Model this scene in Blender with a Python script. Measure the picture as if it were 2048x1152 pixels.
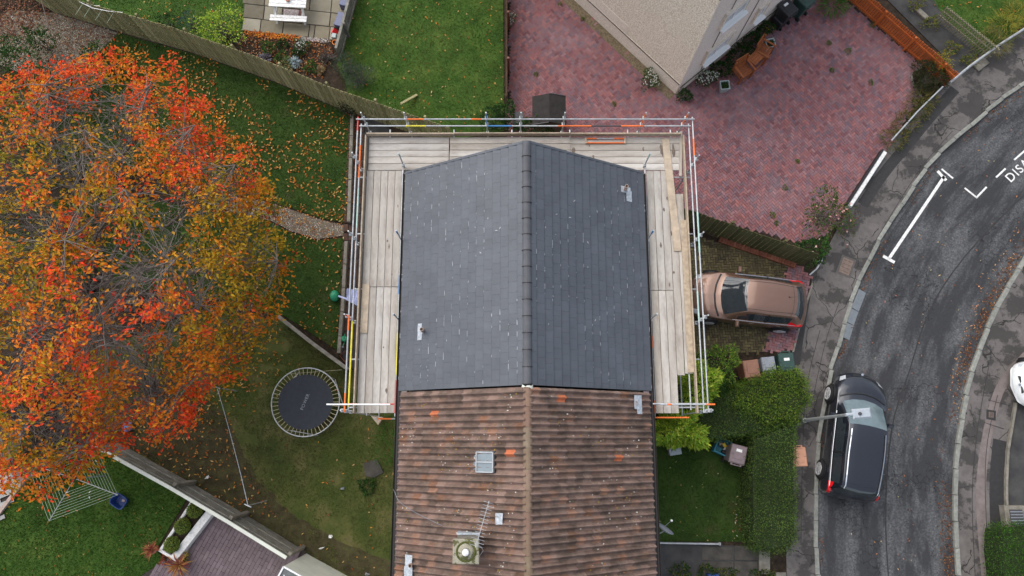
import bpy, bmesh, math, random
import numpy as np
from mathutils import Vector, Matrix
random.seed(7); RNG = np.random.default_rng(7)
R = math.radians
for o in list(bpy.data.objects): bpy.data.objects.remove(o)
S = bpy.context.scene; COL = S.collection

# ------------------------------------------------------------------ camera, sky, sun, exposure
FPX, TILT, HC = 1447.0, R(11.8), 27.0          # focal length in photo pixels, tilt off straight down, flying height
cam = bpy.data.cameras.new('camera'); cam.sensor_width = 36; cam.lens = 36*FPX/2048
cam.clip_start = .1; cam.clip_end = 1000
co = bpy.data.objects.new('camera', cam); COL.objects.link(co)
co.location = (0, 0, HC); co.rotation_euler = (TILT, 0, 0); S.camera = co
SUN_EL, SUN_AZ = R(52), R(-42)                 # azimuth measured from +Y towards +X
w = bpy.data.worlds.new('World'); S.world = w; w.use_nodes = True
nt = w.node_tree; sky = nt.nodes.new('ShaderNodeTexSky'); sky.sky_type = 'NISHITA'; sky.sun_disc = False
sky.sun_elevation = SUN_EL; sky.sun_rotation = SUN_AZ; sky.air_density = 1.0; sky.dust_density = 3.0; sky.ozone_density = 1.0
bg = nt.nodes['Background']; bg.inputs[1].default_value = .15
hsv = nt.nodes.new('ShaderNodeHueSaturation'); hsv.inputs['Saturation'].default_value = .5      # high overcast: the sky is whiter than clear blue
nt.links.new(sky.outputs[0], hsv.inputs['Color']); nt.links.new(hsv.outputs[0], bg.inputs[0])
sl = bpy.data.lights.new('sun', 'SUN'); sl.energy = 1.0; sl.angle = R(75); sl.color = (1, .94, .86)
so = bpy.data.objects.new('sun', sl); COL.objects.link(so); so.location = (-10, 5, 40)
sd = Vector((math.sin(SUN_AZ)*math.cos(SUN_EL), math.cos(SUN_AZ)*math.cos(SUN_EL), math.sin(SUN_EL)))
so.rotation_euler = sd.to_track_quat('Z', 'Y').to_euler()
vs = S.view_settings; vs.view_transform = 'Standard'; vs.look = 'None'; vs.gamma = 1; vs.use_curve_mapping = False
vs.exposure = .68
S.render.engine = 'CYCLES'

# ------------------------------------------------------------------ photo pixel -> place
def ray(px, py):
    x, y = (px-1024)/FPX, -(py-576)/FPX
    return Vector((x, y*math.cos(TILT)+math.sin(TILT), y*math.sin(TILT)-math.cos(TILT)))
def G(px, py, h=0.0):                          # the point at height h seen at a pixel
    d = ray(px, py); return Vector((0, 0, HC)) + d*((h-HC)/d.z)
def on_wall(px, py, A, B):                     # the point on the upright plane through A and B
    n = Vector((-(B.y-A.y), B.x-A.x, 0)); d = ray(px, py); o = Vector((0, 0, HC))
    return o + d*((A-o).dot(n)/d.dot(n))
def poly(pts, h=0.0): return [G(x, y, h) for x, y in pts]
def inside(P, pol):
    P = np.asarray(P); x, y = P[:, 0], P[:, 1]; c = np.zeros(len(P), bool); n = len(pol)
    for i in range(n):
        x1, y1 = pol[i][0], pol[i][1]; x2, y2 = pol[(i+1) % n][0], pol[(i+1) % n][1]
        m = ((y1 > y) != (y2 > y)) & (x < (x2-x1)*(y-y1)/((y2-y1) or 1e-9)+x1)
        c ^= m
    return c
def scatter(pol, n, rng=RNG):
    xs = [p[0] for p in pol]; ys = [p[1] for p in pol]; out = np.zeros((0, 2))
    while len(out) < n:
        q = np.column_stack([rng.uniform(min(xs), max(xs), n*2), rng.uniform(min(ys), max(ys), n*2)])
        out = np.vstack([out, q[inside(q, pol)]])
    return out[:n]
def parea(pol):
    return abs(sum(pol[i][0]*pol[(i+1) % len(pol)][1]-pol[(i+1) % len(pol)][0]*pol[i][1] for i in range(len(pol))))/2

# ------------------------------------------------------------------ materials
def mat(name, cols, scale=3.0, rough=.8, bump=.25, bscale=70.0, rcols=None, rval=0.0, metal=0.0, spec=.22,
        detail=8, cols2=None, scale2=.6, mask=None, cracks=None, attr=None, stretch=None, transl=0, coat=0, uv2=None):
    m = bpy.data.materials.new(name); m.use_nodes = True; t = m.node_tree; N = t.nodes; Lk = t.links.new
    b = N['Principled BSDF']; g = N.new('ShaderNodeNewGeometry')
    vec = g.outputs['Position']
    if stretch:
        mp = N.new('ShaderNodeMapping'); mp.inputs['Scale'].default_value = stretch[:3]
        if len(stretch) > 3: mp.inputs['Rotation'].default_value = (0, 0, stretch[3])
        tc = N.new('ShaderNodeTexCoord'); Lk(tc.outputs['Object'], mp.inputs[0]); vec = mp.outputs[0]
    def noise(sc, det=detail, rg=.6):
        n = N.new('ShaderNodeTexNoise'); n.inputs['Scale'].default_value = sc; n.inputs['Detail'].default_value = det
        n.inputs['Roughness'].default_value = rg; Lk(vec, n.inputs['Vector']); return n.outputs[0]
    def ramp(fac, cs):
        r = N.new('ShaderNodeValToRGB'); e = r.color_ramp.elements
        while len(e) < len(cs): e.new(.5)
        for el, (p, c) in zip(e, cs): el.position = p; el.color = (*c, 1)
        Lk(fac, r.inputs[0]); return r.outputs[0]
    def mix(f, a, bb, mode='MIX'):
        x = N.new('ShaderNodeMix'); x.data_type = 'RGBA'; x.blend_type = mode
        for s, i in ((f, 0), (a, 6), (bb, 7)):
            if isinstance(s, (int, float)): x.inputs[i].default_value = s
            elif isinstance(s, tuple): x.inputs[i].default_value = (*s, 1)
            else: Lk(s, x.inputs[i])
        return x.outputs[2]
    def math_(op, a, bb):
        x = N.new('ShaderNodeMath'); x.operation = op
        for s, i in ((a, 0), (bb, 1)):
            if isinstance(s, (int, float)): x.inputs[i].default_value = s
            else: Lk(s, x.inputs[i])
        return x.outputs[0]
    c = ramp(noise(scale), cols)
    rnd = None
    if rcols or rval:
        oi = N.new('ShaderNodeObjectInfo'); at = N.new('ShaderNodeAttribute'); at.attribute_name = 'rnd'
        rnd = math_('FRACT', math_('ADD', oi.outputs['Random'], at.outputs['Fac']), 0)
    if rcols: c = mix(.70, c, ramp(rnd, rcols)) if rval >= 0 else c
    if attr:
        a = N.new('ShaderNodeAttribute'); a.attribute_name = attr
        c = mix(1.0, mix(.25, (1, 1, 1), c), a.outputs['Color'], 'MULTIPLY')
    if cols2:
        if uv2:
            tu = N.new('ShaderNodeUVMap'); mu = N.new('ShaderNodeMapping'); mu.inputs['Scale'].default_value = (*uv2, 1); Lk(tu.outputs[0], mu.inputs[0]); old = vec; vec = mu.outputs[0]
        c = mix(ramp(noise(scale2, 10, .65), cols2), c, mask)
        if uv2: vec = old
    if rval > 0:
        r2 = math_('FRACT', math_('MULTIPLY', rnd, 7.31), 0)
        v = math_('ADD', math_('MULTIPLY', r2, rval), 1-rval/2); hs = N.new('ShaderNodeHueSaturation'); Lk(v, hs.inputs['Value']); Lk(c, hs.inputs['Color']); c = hs.outputs[0]
    h = noise(bscale, 4)
    if cracks:
        vo = N.new('ShaderNodeTexVoronoi'); vo.feature = 'DISTANCE_TO_EDGE'; vo.inputs['Scale'].default_value = cracks[0]
        nz = N.new('ShaderNodeTexNoise'); nz.inputs['Scale'].default_value = 2.5; nz.inputs['Detail'].default_value = 6; Lk(vec, nz.inputs['Vector'])
        ad = N.new('ShaderNodeVectorMath'); ad.operation = 'MULTIPLY_ADD'; Lk(nz.outputs['Color'], ad.inputs[0]); ad.inputs[1].default_value = (.35, .35, .35); Lk(vec, ad.inputs[2])
        Lk(ad.outputs[0], vo.inputs['Vector'])
        line = math_('LESS_THAN', vo.outputs['Distance'], cracks[1]*cracks[0])
        gate = math_('GREATER_THAN', noise(.45, 3), cracks[2])
        f = math_('MULTIPLY', line, gate); c = mix(f, c, cracks[3]); h = math_('SUBTRACT', h, f)
    Lk(c, b.inputs['Base Color'])
    b.inputs['Roughness'].default_value = rough; b.inputs['Metallic'].default_value = metal; b.inputs['Specular IOR Level'].default_value = spec
    if coat: b.inputs['Coat Weight'].default_value = coat; b.inputs['Coat Roughness'].default_value = .03
    if bump:
        bp = N.new('ShaderNodeBump'); bp.inputs['Strength'].default_value = bump; bp.inputs['Distance'].default_value = .02
        Lk(h, bp.inputs['Height']); Lk(bp.outputs[0], b.inputs['Normal'])
    if transl:
        tr = N.new('ShaderNodeBsdfTranslucent'); Lk(c, tr.inputs[0]); ms = N.new('ShaderNodeMixShader'); ms.inputs[0].default_value = transl
        Lk(b.outputs[0], ms.inputs[1]); Lk(tr.outputs[0], ms.inputs[2]); Lk(ms.outputs[0], N['Material Output'].inputs[0])
    return m
def plain(name, c, rough=.6, metal=0, spec=.5, var=.12, scale=8, bump=.05, **k):
    lo = tuple(max(0, x*(1-var)) for x in c); hi = tuple(min(1, x*(1+var)) for x in c)
    return mat(name, [(.3, lo), (.7, hi)], scale=scale, rough=rough, metal=metal, spec=spec, bump=bump, **k)

MT = {}
MT['soil'] = mat('soil', [(.3, (.018, .013, .009)), (.5, (.034, .024, .016)), (.7, (.06, .043, .029))], 6, .95, .8, 40)
MT['land'] = mat('land', [(.3, (.03, .05, .015)), (.7, (.07, .06, .04))], .3, .95, .3)
MT['lawn_bright'] = mat('lawn_bright', [(.25, (.022, .055, .008)), (.5, (.045, .095, .014)), (.75, (.085, .135, .025))], 1.2, .9, .8, 50)
MT['lawn_worn'] = mat('lawn_worn', [(.3, (.035, .058, .013)), (.5, (.07, .085, .022)), (.62, (.115, .11, .04)), (.78, (.10, .075, .042))], .9, .95, .8, 50)
MT['lawn_dark'] = mat('lawn_dark', [(.3, (.018, .042, .008)), (.55, (.035, .07, .013)), (.75, (.06, .06, .024))], 1.2, .95, .8, 50)
MT['gravel'] = mat('gravel', [(.3, (.08, .064, .046)), (.5, (.165, .135, .10)), (.7, (.27, .235, .185))], 30, .95, .9, 55)
MT['asphalt'] = mat('asphalt', [(.34, (.058, .061, .066)), (.5, (.094, .097, .101)), (.66, (.15, .152, .153))], 16.0, .75, .7, 110, detail=5,
                    cols2=[(.40, (0, 0, 0)), (.56, (.88, .88, .88))], scale2=.9, mask=(.034, .035, .038), cracks=(4.2, .005, .57, (.022, .022, .022)), uv2=(.40, 1.5))
MT['footway'] = mat('footway', [(.3, (.10, .090, .086)), (.5, (.14, .127, .120)), (.7, (.18, .164, .155))], 2.2, .8, .5, 90,
                    cols2=[(.485, (0, 0, 0)), (.545, (.82, .82, .82))], scale2=1.1, mask=(.036, .034, .033), cracks=(.75, .012, .46, (.03, .028, .026)))
MT['tarmac_dark'] = mat('tarmac_dark', [(.3, (.035, .035, .037)), (.7, (.075, .073, .070))], 2, .85, .5, 90)
MT['kerb'] = mat('kerb', [(.3, (.17, .18, .16)), (.7, (.30, .30, .27))], 7, .85, .4, 60, rval=.25)
MT['paint_white'] = mat('paint_white', [(.3, (.55, .55, .53)), (.6, (.80, .80, .78))], 12, .7, .2, 60)
RB = [(0, (.173, .079, .090)), (.22, (.288, .120, .122)), (.42, (.237, .134, .151)), (.60, (.154, .125, .156)), (.8, (.346, .138, .128)), (1, (.275, .179, .198))]
MT['paver_red'] = mat('paver_red', [(.3, (.13, .055, .055)), (.7, (.24, .11, .11))], 1.0, .8, .4, 80, rcols=RB, rval=.22,
                      cols2=[(.52, (0, 0, 0)), (.75, (.36, .36, .36))], scale2=.35, mask=(.36, .285, .31))
YB = [(0, (.075, .060, .034)), (.35, (.145, .125, .058)), (.6, (.09, .075, .045)), (.8, (.20, .17, .075)), (1, (.065, .05, .034))]
MT['paver_yellow'] = mat('paver_yellow', [(.3, (.07, .06, .035)), (.7, (.17, .145, .08))], 1.2, .85, .5, 80, rcols=YB, rval=.3,
                         cols2=[(.5, (0, 0, 0)), (.7, (.65, .65, .65))], scale2=.7, mask=(.032, .025, .018))
MT['joint'] = plain('joint', (.045, .034, .032), .95, var=.4, scale=20)
MT['flag'] = mat('flag', [(.3, (.20, .175, .12)), (.7, (.34, .31, .24))], 3, .85, .4, 60, rcols=[(0, (.085, .075, .052)), (.3, (.23, .20, .135)), (.6, (.14, .12, .08)), (.8, (.29, .27, .215)), (1, (.11, .10, .072))], rval=.15)
MT['slate'] = mat('slate', [(.3, (.066, .075, .090)), (.7, (.090, .101, .119))], 1.4, .50, .25, 60, rval=.11, spec=.5,
                  cols2=[(.66, (0, 0, 0)), (.80, (.35, .35, .35))], scale2=3.0, mask=(.25, .27, .30))
MT['slate_dust'] = plain('slate_dust', (.46, .48, .50), .8)
MT['ridge_new'] = mat('ridge_new', [(.3, (.075, .078, .088)), (.7, (.11, .113, .125))], 3, .55, .2, 60, rval=.15)
TB = [(0, (.172, .115, .093)), (.3, (.232, .151, .122)), (.55, (.273, .181, .147)), (.8, (.196, .139, .113)), (.93, (.297, .162, .109)), (1, (.332, .157, .087))]
MT['pantile'] = mat('pantile', [(.25, (.06, .047, .04)), (.5, (.17, .128, .108)), (.75, (.27, .205, .175))], 7, .9, .55, 45, rcols=TB, rval=.42,
                    cols2=[(.46, (0, 0, 0)), (.62, (.62, .62, .62))], scale2=2.2, mask=(.075, .06, .048))
MT['pantile_orange'] = plain('pantile_orange', (.50, .15, .065), .85, var=.2)
MT['ridge_old'] = mat('ridge_old', [(.25, (.10, .075, .05)), (.5, (.20, .145, .10)), (.75, (.27, .235, .165))], 6, .9, .5, 50, rcols=[(0, (.20, .15, .10)), (.5, (.22, .13, .10)), (1, (.25, .21, .15))], rval=.2)
MT['lead'] = mat('lead', [(.3, (.27, .31, .35)), (.7, (.50, .54, .58))], 14, .45, .5, 30, spec=.5)
MT['gutter'] = plain('gutter', (.022, .018, .017), .5)
MT['wood_board'] = mat('wood_board', [(.25, (.22, .195, .165)), (.5, (.40, .37, .335)), (.75, (.60, .57, .53))], 3, .85, .35, 90, rcols=[(0, (.44, .40, .345)), (.3, (.56, .53, .485)), (.6, (.41, .375, .325)), (.8, (.62, .595, .555)), (1, (.48, .43, .36))], rval=.16,
                       cols2=[(.46, (0, 0, 0)), (.66, (.72, .72, .72))], scale2=.8, mask=(.20, .165, .13), stretch=(.8, 2.6, 2))
MT['wood_toe'] = plain('wood_toe', (.42, .34, .25), .85, var=.25, rval=.25)
MT['wood_fresh'] = plain('wood_fresh', (.43, .35, .26), .8, var=.22, scale=5, rval=.2)
MT['wet_stain'] = plain('wet_stain', (.13, .10, .075), .6, var=.4)
FB = [(0, (.247, .227, .111)), (.3, (.377, .345, .182)), (.55, (.299, .286, .137)), (.8, (.455, .416, .240)), (1, (.215, .221, .114))]
MT['fence'] = mat('fence', [(.3, (.11, .115, .045)), (.7, (.30, .27, .15))], 2.5, .9, .5, 60, rcols=FB, rval=.3)
MT['fence_moss'] = mat('fence_moss', [(.3, (.045, .055, .018)), (.7, (.13, .125, .06))], 3, .95, .5, 60, rcols=[(0, (.06, .065, .028)), (.5, (.10, .10, .042)), (1, (.135, .125, .062))], rval=.3)
MT['fence_grey'] = mat('fence_grey', [(.3, (.13, .125, .105)), (.7, (.30, .29, .25))], 4, .9, .5, 60, rval=.25)
MT['fence_orange'] = mat('fence_orange', [(.3, (.42, .095, .022)), (.7, (.56, .15, .04))], 5, .7, .3, 60, rval=.22)
MT['trellis'] = plain('trellis', (.27, .25, .16), .85, var=.2)
MT['concrete'] = mat('concrete', [(.3, (.14, .13, .105)), (.7, (.28, .26, .22))], 5, .9, .5, 50, rval=.15)
MT['pebbledash'] = mat('pebbledash', [(.36, (.50, .42, .32)), (.5, (.74, .65, .53)), (.64, (.90, .83, .72))], 22, .95, .9, 40)
MT['render_pink'] = mat('render_pink', [(.36, (.62, .53, .465)), (.5, (.76, .675, .605)), (.64, (.84, .77, .70))], 24, .95, .9, 40)
MT['plinth'] = mat('plinth', [(.36, (.64, .56, .46)), (.64, (.82, .74, .64))], 14, .95, .6, 50)
MT['render_white'] = plain('render_white', (.62, .64, .56), .85, var=.08, scale=2)
MT['upvc'] = plain('upvc', (.78, .79, .79), .35, var=.03)
MT['glass'] = plain('glass', (.028, .036, .042), .05, spec=.8, var=.2, bump=0)
MT['glass_pale'] = plain('glass_pale', (.19, .23, .25), .12, spec=.8, var=.15, bump=0, scale=3)
MT['felt'] = mat('felt', [(.3, (.022, .020, .019)), (.7, (.042, .038, .036))], 4, .9, .5, 90)
MT['felt_grey'] = mat('felt_grey', [(.3, (.10, .11, .11)), (.7, (.17, .18, .175))], 4, .9, .5, 90)
MT['galv'] = mat('galv', [(.3, (.33, .35, .365)), (.7, (.55, .57, .58))], 9, .5, .15, 60, metal=.5, rval=.2)
for k, c in dict(orange=(.80, .17, .03), yellow=(.70, .62, .05), blue=(.06, .22, .48), teal=(.38, .55, .50), red=(.55, .06, .05), black=(.015, .015, .016),
                 white=(.78, .78, .76), darkgrey=(.05, .05, .055), brownbin=(.26, .125, .080), peach=(.47, .235, .145), greybin=(.235, .255, .285), greenbin=(.025, .062, .052),
                 mauve=(.215, .165, .17), blackbin=(.018, .019, .022), bluebox=(.04, .26, .35), basket=(.018, .055, .22), redplastic=(.70, .012, .015), orangepot=(.75, .22, .02),
                 slateblue=(.10, .115, .20), lavender=(.45, .50, .78), green=(.02, .26, .13), terracotta=(.36, .12, .06), zinc=(.34, .40, .40), copper=(.16, .055, .03)).items():
    MT[k] = plain(k, c, .5, var=.12)
MT['copper2'] = mat('copper2', [(.3, (.05, .03, .022)), (.7, (.10, .06, .045))], 4, .9, .4, 60, rval=.3)
MT['terracotta2'] = mat('terracotta2', [(.3, (.17, .06, .035)), (.7, (.27, .11, .07))], 6, .9, .4, 60, rval=.35)
MT['soil2'] = mat('soil2', [(.3, (.10, .075, .045)), (.7, (.24, .19, .12))], 14, .95, .8, 50)
MT['trellis2'] = plain('trellis2', (.40, .36, .22), .6, metal=.2)
MT['deck'] = mat('deck', [(.3, (.12, .090, .098)), (.7, (.19, .150, .160))], 3, .75, .35, 80, rval=.22)
MT['teak'] = mat('teak', [(.3, (.24, .075, .026)), (.7, (.36, .12, .045))], 7, .65, .3, 70, rval=.2)
MT['bark'] = mat('bark', [(.3, (.085, .072, .062)), (.7, (.21, .185, .165))], 9, .95, .6, 50)
MT['rubber'] = plain('rubber', (.012, .012, .013), .9)
MT['alloy'] = plain('alloy', (.66, .67, .68), .35, metal=.25)
MT['chrome'] = plain('chrome', (.80, .81, .82), .12, metal=1, var=.03, bump=0)
MT['tramp_mat'] = plain('tramp_mat', (.020, .024, .034), .75, var=.2)
MT['tail'] = plain('tail', (.62, .008, .012), .15, var=.1, bump=0)
MT['lamp_glass'] = plain('lamp_glass', (.62, .66, .70), .1, metal=.3, var=.15, bump=0)
MT['plate_yellow'] = plain('plate_yellow', (.75, .55, .04), .5)
MT['leaf'] = mat('leaf', [(.3, (.7, .7, .7)), (.7, (1, 1, 1))], 30, .6, 0, attr='Col', transl=.30, spec=.08)
MT['grass'] = mat('grass', [(.3, (.6, .6, .6)), (.7, (1, 1, 1))], 8, .75, 0, attr='Col', transl=.2, spec=.05)
MT['dead_leaf'] = mat('dead_leaf', [(.3, (.6, .6, .6)), (.7, (1, 1, 1))], 30, .8, 0, attr='Col', spec=.1)
def car_paint(name, c, metal=.55, rough=.32):
    return plain(name, c, rough, metal=metal, var=.03, bump=0, coat=.9)
MT['paint_brown'] = car_paint('paint_brown', (.215, .122, .086), .55, .34)
MT['paint_black'] = car_paint('paint_black', (.020, .024, .034), .4, .25)
MT['paint_whitecar'] = car_paint('paint_whitecar', (.74, .76, .76), 0, .3)

# ------------------------------------------------------------------ objects
def link(o): COL.objects.link(o); return o
def tag(o, label=None, cat=None, group=None, kind=None):
    for k, v in (('label', label), ('category', cat), ('group', group), ('kind', kind)):
        if v: o[k] = v
    return o
def thing(name, label, cat, loc=(0, 0, 0), rotz=0, group=None):
    o = link(bpy.data.objects.new(name, None)); o.empty_display_size = .2
    o.location = loc; o.rotation_euler = (0, 0, rotz); return tag(o, label, cat, group)
class MB:
    def __init__(s): s.v = []; s.f = []; s.mi = []
    def add(s, vs, fs, mi=0):
        k = len(s.v); s.v += [tuple(v) for v in vs]; s.f += [tuple(i+k for i in f) for f in fs]; s.mi += [mi]*len(fs); return s
    def box(s, c, d, rz=0, M=None, ch=0, mi=0):
        x, y, z = d[0]/2, d[1]/2, d[2]/2; q = min(ch, x*.6, y*.6, z*.9)
        vs = [Vector((a*x, b*y, e)) for e in (-z, z-q) for a, b in ((-1, -1), (1, -1), (1, 1), (-1, 1))]
        fs = [(3, 2, 1, 0), (0, 1, 5, 4), (1, 2, 6, 5), (2, 3, 7, 6), (3, 0, 4, 7)]
        if q > 0:
            vs += [Vector((a*(x-q), b*(y-q), z)) for a, b in ((-1, -1), (1, -1), (1, 1), (-1, 1))]
            fs += [(4, 5, 9, 8), (5, 6, 10, 9), (6, 7, 11, 10), (7, 4, 8, 11), (8, 9, 10, 11)]
        else: fs.append((4, 5, 6, 7))
        T = Matrix.Translation(Vector(c)) @ (M if M else Matrix.Rotation(rz, 4, 'Z'))
        return s.add([T @ v for v in vs], fs, mi)
    def beam(s, a, b, w, h, up=(0, 0, 1), mi=0, ch=0):     # a bar from a to b, w across, h along up
        a, b = Vector(a), Vector(b); x = (b-a); l = x.length; x.normalize(); y = Vector(up).cross(x)
        if y.length < 1e-4: y = Vector((0, 1, 0)).cross(x)
        y.normalize(); z = x.cross(y); M = Matrix((x, y, z)).transposed().to_4x4()
        return s.box((a+b)/2, (l, w, h), M=M, mi=mi, ch=ch)
    def tube(s, pts, r, n=8, mi=0, caps=True, r2=None):
        pts = [Vector(p) for p in pts]; k = len(pts); rings = []
        for i, p in enumerate(pts):
            d = (pts[min(i+1, k-1)]-pts[max(i-1, 0)]).normalized(); u = d.orthogonal() if i == 0 else (u-d*u.dot(d))
            if u.length < 1e-5: u = d.orthogonal()
            u.normalize(); w_ = d.cross(u); rr = r if r2 is None else r+(r2-r)*i/(k-1)
            rings.append([p+(u*math.cos(t)+w_*math.sin(t))*rr for t in [2*math.pi*j/n for j in range(n)]])
        vs = [v for q in rings for v in q]; fs = [(i*n+j, i*n+(j+1) % n, (i+1)*n+(j+1) % n, (i+1)*n+j) for i in range(k-1) for j in range(n)]
        if caps: fs += [tuple(reversed(range(n))), tuple((k-1)*n+j for j in range(n))]
        return s.add(vs, fs, mi)
    def lathe(s, prof, c=(0, 0, 0), n=16, mi=0, M=None):
        T = Matrix.Translation(Vector(c)) @ (M or Matrix.Identity(4))
        vs = [T @ Vector((r*math.cos(2*math.pi*j/n), r*math.sin(2*math.pi*j/n), z)) for r, z in prof for j in range(n)]; k = len(prof)
        fs = [(i*n+j, i*n+(j+1) % n, (i+1)*n+(j+1) % n, (i+1)*n+j) for i in range(k-1) for j in range(n)]
        if prof[0][0] > 1e-6: fs.append(tuple(reversed(range(n))))
        if prof[-1][0] > 1e-6: fs.append(tuple((k-1)*n+j for j in range(n)))
        return s.add(vs, fs, mi)
    def prism(s, pol, z0, z1, mi=0):
        n = len(pol); ar = sum(pol[i][0]*pol[(i+1) % n][1]-pol[(i+1) % n][0]*pol[i][1] for i in range(n))
        if ar < 0: pol = pol[::-1]
        vs = [(p[0], p[1], z0) for p in pol]+[(p[0], p[1], z1) for p in pol]
        return s.add(vs, [tuple(reversed(range(n))), tuple(range(n, 2*n))]+[(i, (i+1) % n, n+(i+1) % n, n+i) for i in range(n)], mi)
    def mesh(s, name, mats, smooth=False):
        me = bpy.data.meshes.new(name); me.from_pydata(s.v, [], s.f)
        for m in (mats if isinstance(mats, (list, tuple)) else [mats]): me.materials.append(MT[m] if isinstance(m, str) else m)
        me.polygons.foreach_set('material_index', s.mi)
        if smooth: me.polygons.foreach_set('use_smooth', [True]*len(s.f))
        me.update(); return me
    def build(s, name, mats, parent=None, smooth=False, world=True):
        """world: the vertices are world coordinates; the origin goes to the middle of the mesh base"""
        c = Vector((0, 0, 0))
        if world:
            a = np.array([tuple(v) for v in s.v]); c = Vector(((a[:, 0].min()+a[:, 0].max())/2, (a[:, 1].min()+a[:, 1].max())/2, a[:, 2].min()))
            s.v = [tuple(Vector(v)-c) for v in s.v]
        o = link(bpy.data.objects.new(name, s.mesh(name, mats, smooth)))
        if parent:
            o.parent = parent
            if world:
                L = Vector((0, 0, 0)); p = parent
                while p: L += p.location; p = p.parent
                c = c-L
        o.location = c; return o
def sub(name, me, parent, loc=(0, 0, 0), rz=0, M=None):
    o = link(bpy.data.objects.new(name, me)); o.parent = parent; o.location = loc; o.rotation_euler = (0, 0, rz)
    if M is not None: o.rotation_euler = M.to_euler()
    return o
def smooth_angle(o, deg=40):
    o.data.polygons.foreach_set('use_smooth', [True]*len(o.data.polygons)); o.data.set_sharp_from_angle(angle=R(deg)); return o
def copy_tree(o, parent=None):
    c = o.copy(); link(c); c.parent = parent
    for ch in list(o.children): copy_tree(ch, c)
    return c
def flat(name, pts, z, m, kind='structure', parent=None, grid=0):
    """a level sheet over a polygon"""
    mb = MB(); n = len(pts); ar = sum(pts[i][0]*pts[(i+1) % n][1]-pts[(i+1) % n][0]*pts[i][1] for i in range(n))
    if ar < 0: pts = pts[::-1]
    mb.add([(p[0], p[1], z) for p in pts], [tuple(range(n))]); o = mb.build(name, m, parent)
    if not parent: tag(o, kind=kind)
    return o
def raw(name, V, F, m, parent=None, rnd=None, col=None, kind='stuff', smooth=False):
    """many small faces as one mesh; V (n,3), F (k,c)"""
    V = np.asarray(V, float); F = np.asarray(F, np.int32); c = F.shape[1]
    me = bpy.data.meshes.new(name); me.vertices.add(len(V)); L = Vector((0, 0, 0)); p = parent
    while p: L += p.location; p = p.parent
    me.vertices.foreach_set('co', (V-np.array(L)).ravel())
    me.loops.add(F.size); me.loops.foreach_set('vertex_index', F.ravel())
    me.polygons.add(len(F)); me.polygons.foreach_set('loop_start', np.arange(0, F.size, c, dtype=np.int32)); me.polygons.foreach_set('loop_total', np.full(len(F), c, np.int32))
    me.polygons.foreach_set('use_smooth', np.full(len(F), bool(smooth)))
    if rnd is not None:
        a = me.attributes.new('rnd', 'FLOAT', 'FACE'); a.data.foreach_set('value', np.asarray(rnd, np.float32))
    if col is not None:
        a = me.attributes.new('Col', 'FLOAT_COLOR', 'FACE'); a.data.foreach_set('color', np.column_stack([col, np.ones(len(col))]).astype(np.float32).ravel())
    me.materials.append(MT[m]); me.update(); me.validate()
    o = link(bpy.data.objects.new(name, me)); o.parent = parent
    if kind: o['kind'] = kind
    return o
def in_frame(p):
    q = Vector(p)-Vector((0, 0, HC)); y = q.y*math.cos(TILT)+q.z*math.sin(TILT); z = -q.y*math.sin(TILT)+q.z*math.cos(TILT)
    if z > -.1: return False
    return abs(q.x/-z*FPX) < 1040 and abs(y/-z*FPX) < 592
def pieces(parent, name, mesh, items, limit=300, rest=None):
    """items (world location, rotation matrix 3x3); the ones nearest the lens are objects, the rest one stuff mesh"""
    vis = [i for i in items if in_frame(i[0])]; hid = [i for i in items if not in_frame(i[0])]
    vis.sort(key=lambda i: (Vector(i[0])-Vector((0, 0, HC))).length)
    L = Vector((0, 0, 0)); p = parent
    while p: L += p.location; p = p.parent
    for loc, M in vis[:limit]: sub(name, mesh, parent, Vector(loc)-L, M=M)
    left = vis[limit:]+hid
    if left:
        v = np.array([tuple(x.co) for x in mesh.vertices]); Vs = []; F3 = []; rn = []; tris = []
        mesh.calc_loop_triangles(); tr = np.array([tuple(t.vertices) for t in mesh.loop_triangles])
        for k, (loc, M) in enumerate(left):
            Vs.append(v @ np.array(M.to_3x3()).T+np.array(tuple(loc))); F3.append(tr+k*len(v)); rn += [RNG.random()]*len(tr)
        o = raw(rest or name+'s', np.vstack(Vs), np.vstack(F3), 0 if False else mesh.materials[0].name, parent, rnd=rn)
        return o
I3 = Matrix.Identity(3)

def leaves(name, P, length, width, col, m='leaf', parent=None, dirs=None, tilt=.5, kind='stuff', fold=.25):
    """a cloud of folded leaves; P (n,3), col (n,3), dirs (n,3) or None for any heading"""
    P = np.asarray(P, float); n = len(P)
    if dirs is None:
        a = RNG.uniform(0, 2*np.pi, n); dirs = np.column_stack([np.cos(a), np.sin(a), RNG.normal(-.1, tilt, n)])
    dirs = dirs/np.linalg.norm(dirs, axis=1)[:, None]
    up = np.column_stack([RNG.normal(0, tilt, n), RNG.normal(0, tilt, n), np.ones(n)])
    side = np.cross(up, dirs); side /= np.linalg.norm(side, axis=1)[:, None]+1e-9; nor = np.cross(dirs, side)
    L = (length*RNG.uniform(.6, 1.3, n))[:, None]; W = (width*RNG.uniform(.7, 1.2, n))[:, None]
    a0 = P; a1 = P+dirs*L*.45+side*W*.5+nor*W*fold; a2 = P+dirs*L; a3 = P+dirs*L*.45-side*W*.5+nor*W*fold
    V = np.stack([a0, a1, a2, a3], 1).reshape(-1, 3); k = np.arange(n)[:, None]*4
    F = np.concatenate([k+np.array([0, 3, 2]), k+np.array([0, 2, 1])], 1).reshape(-1, 3)
    return raw(name, V, F, m, parent, col=np.repeat(col, 2, 0), kind=kind)
def pick(cols, n, jit=.18, wts=None):
    c = np.array(cols)[RNG.choice(len(cols), n, p=wts)]; return np.clip(c*RNG.uniform(1-jit, 1+jit, (n, 1))*RNG.uniform(1-jit/2, 1+jit/2, (n, 3)), 0, 1)

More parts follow.
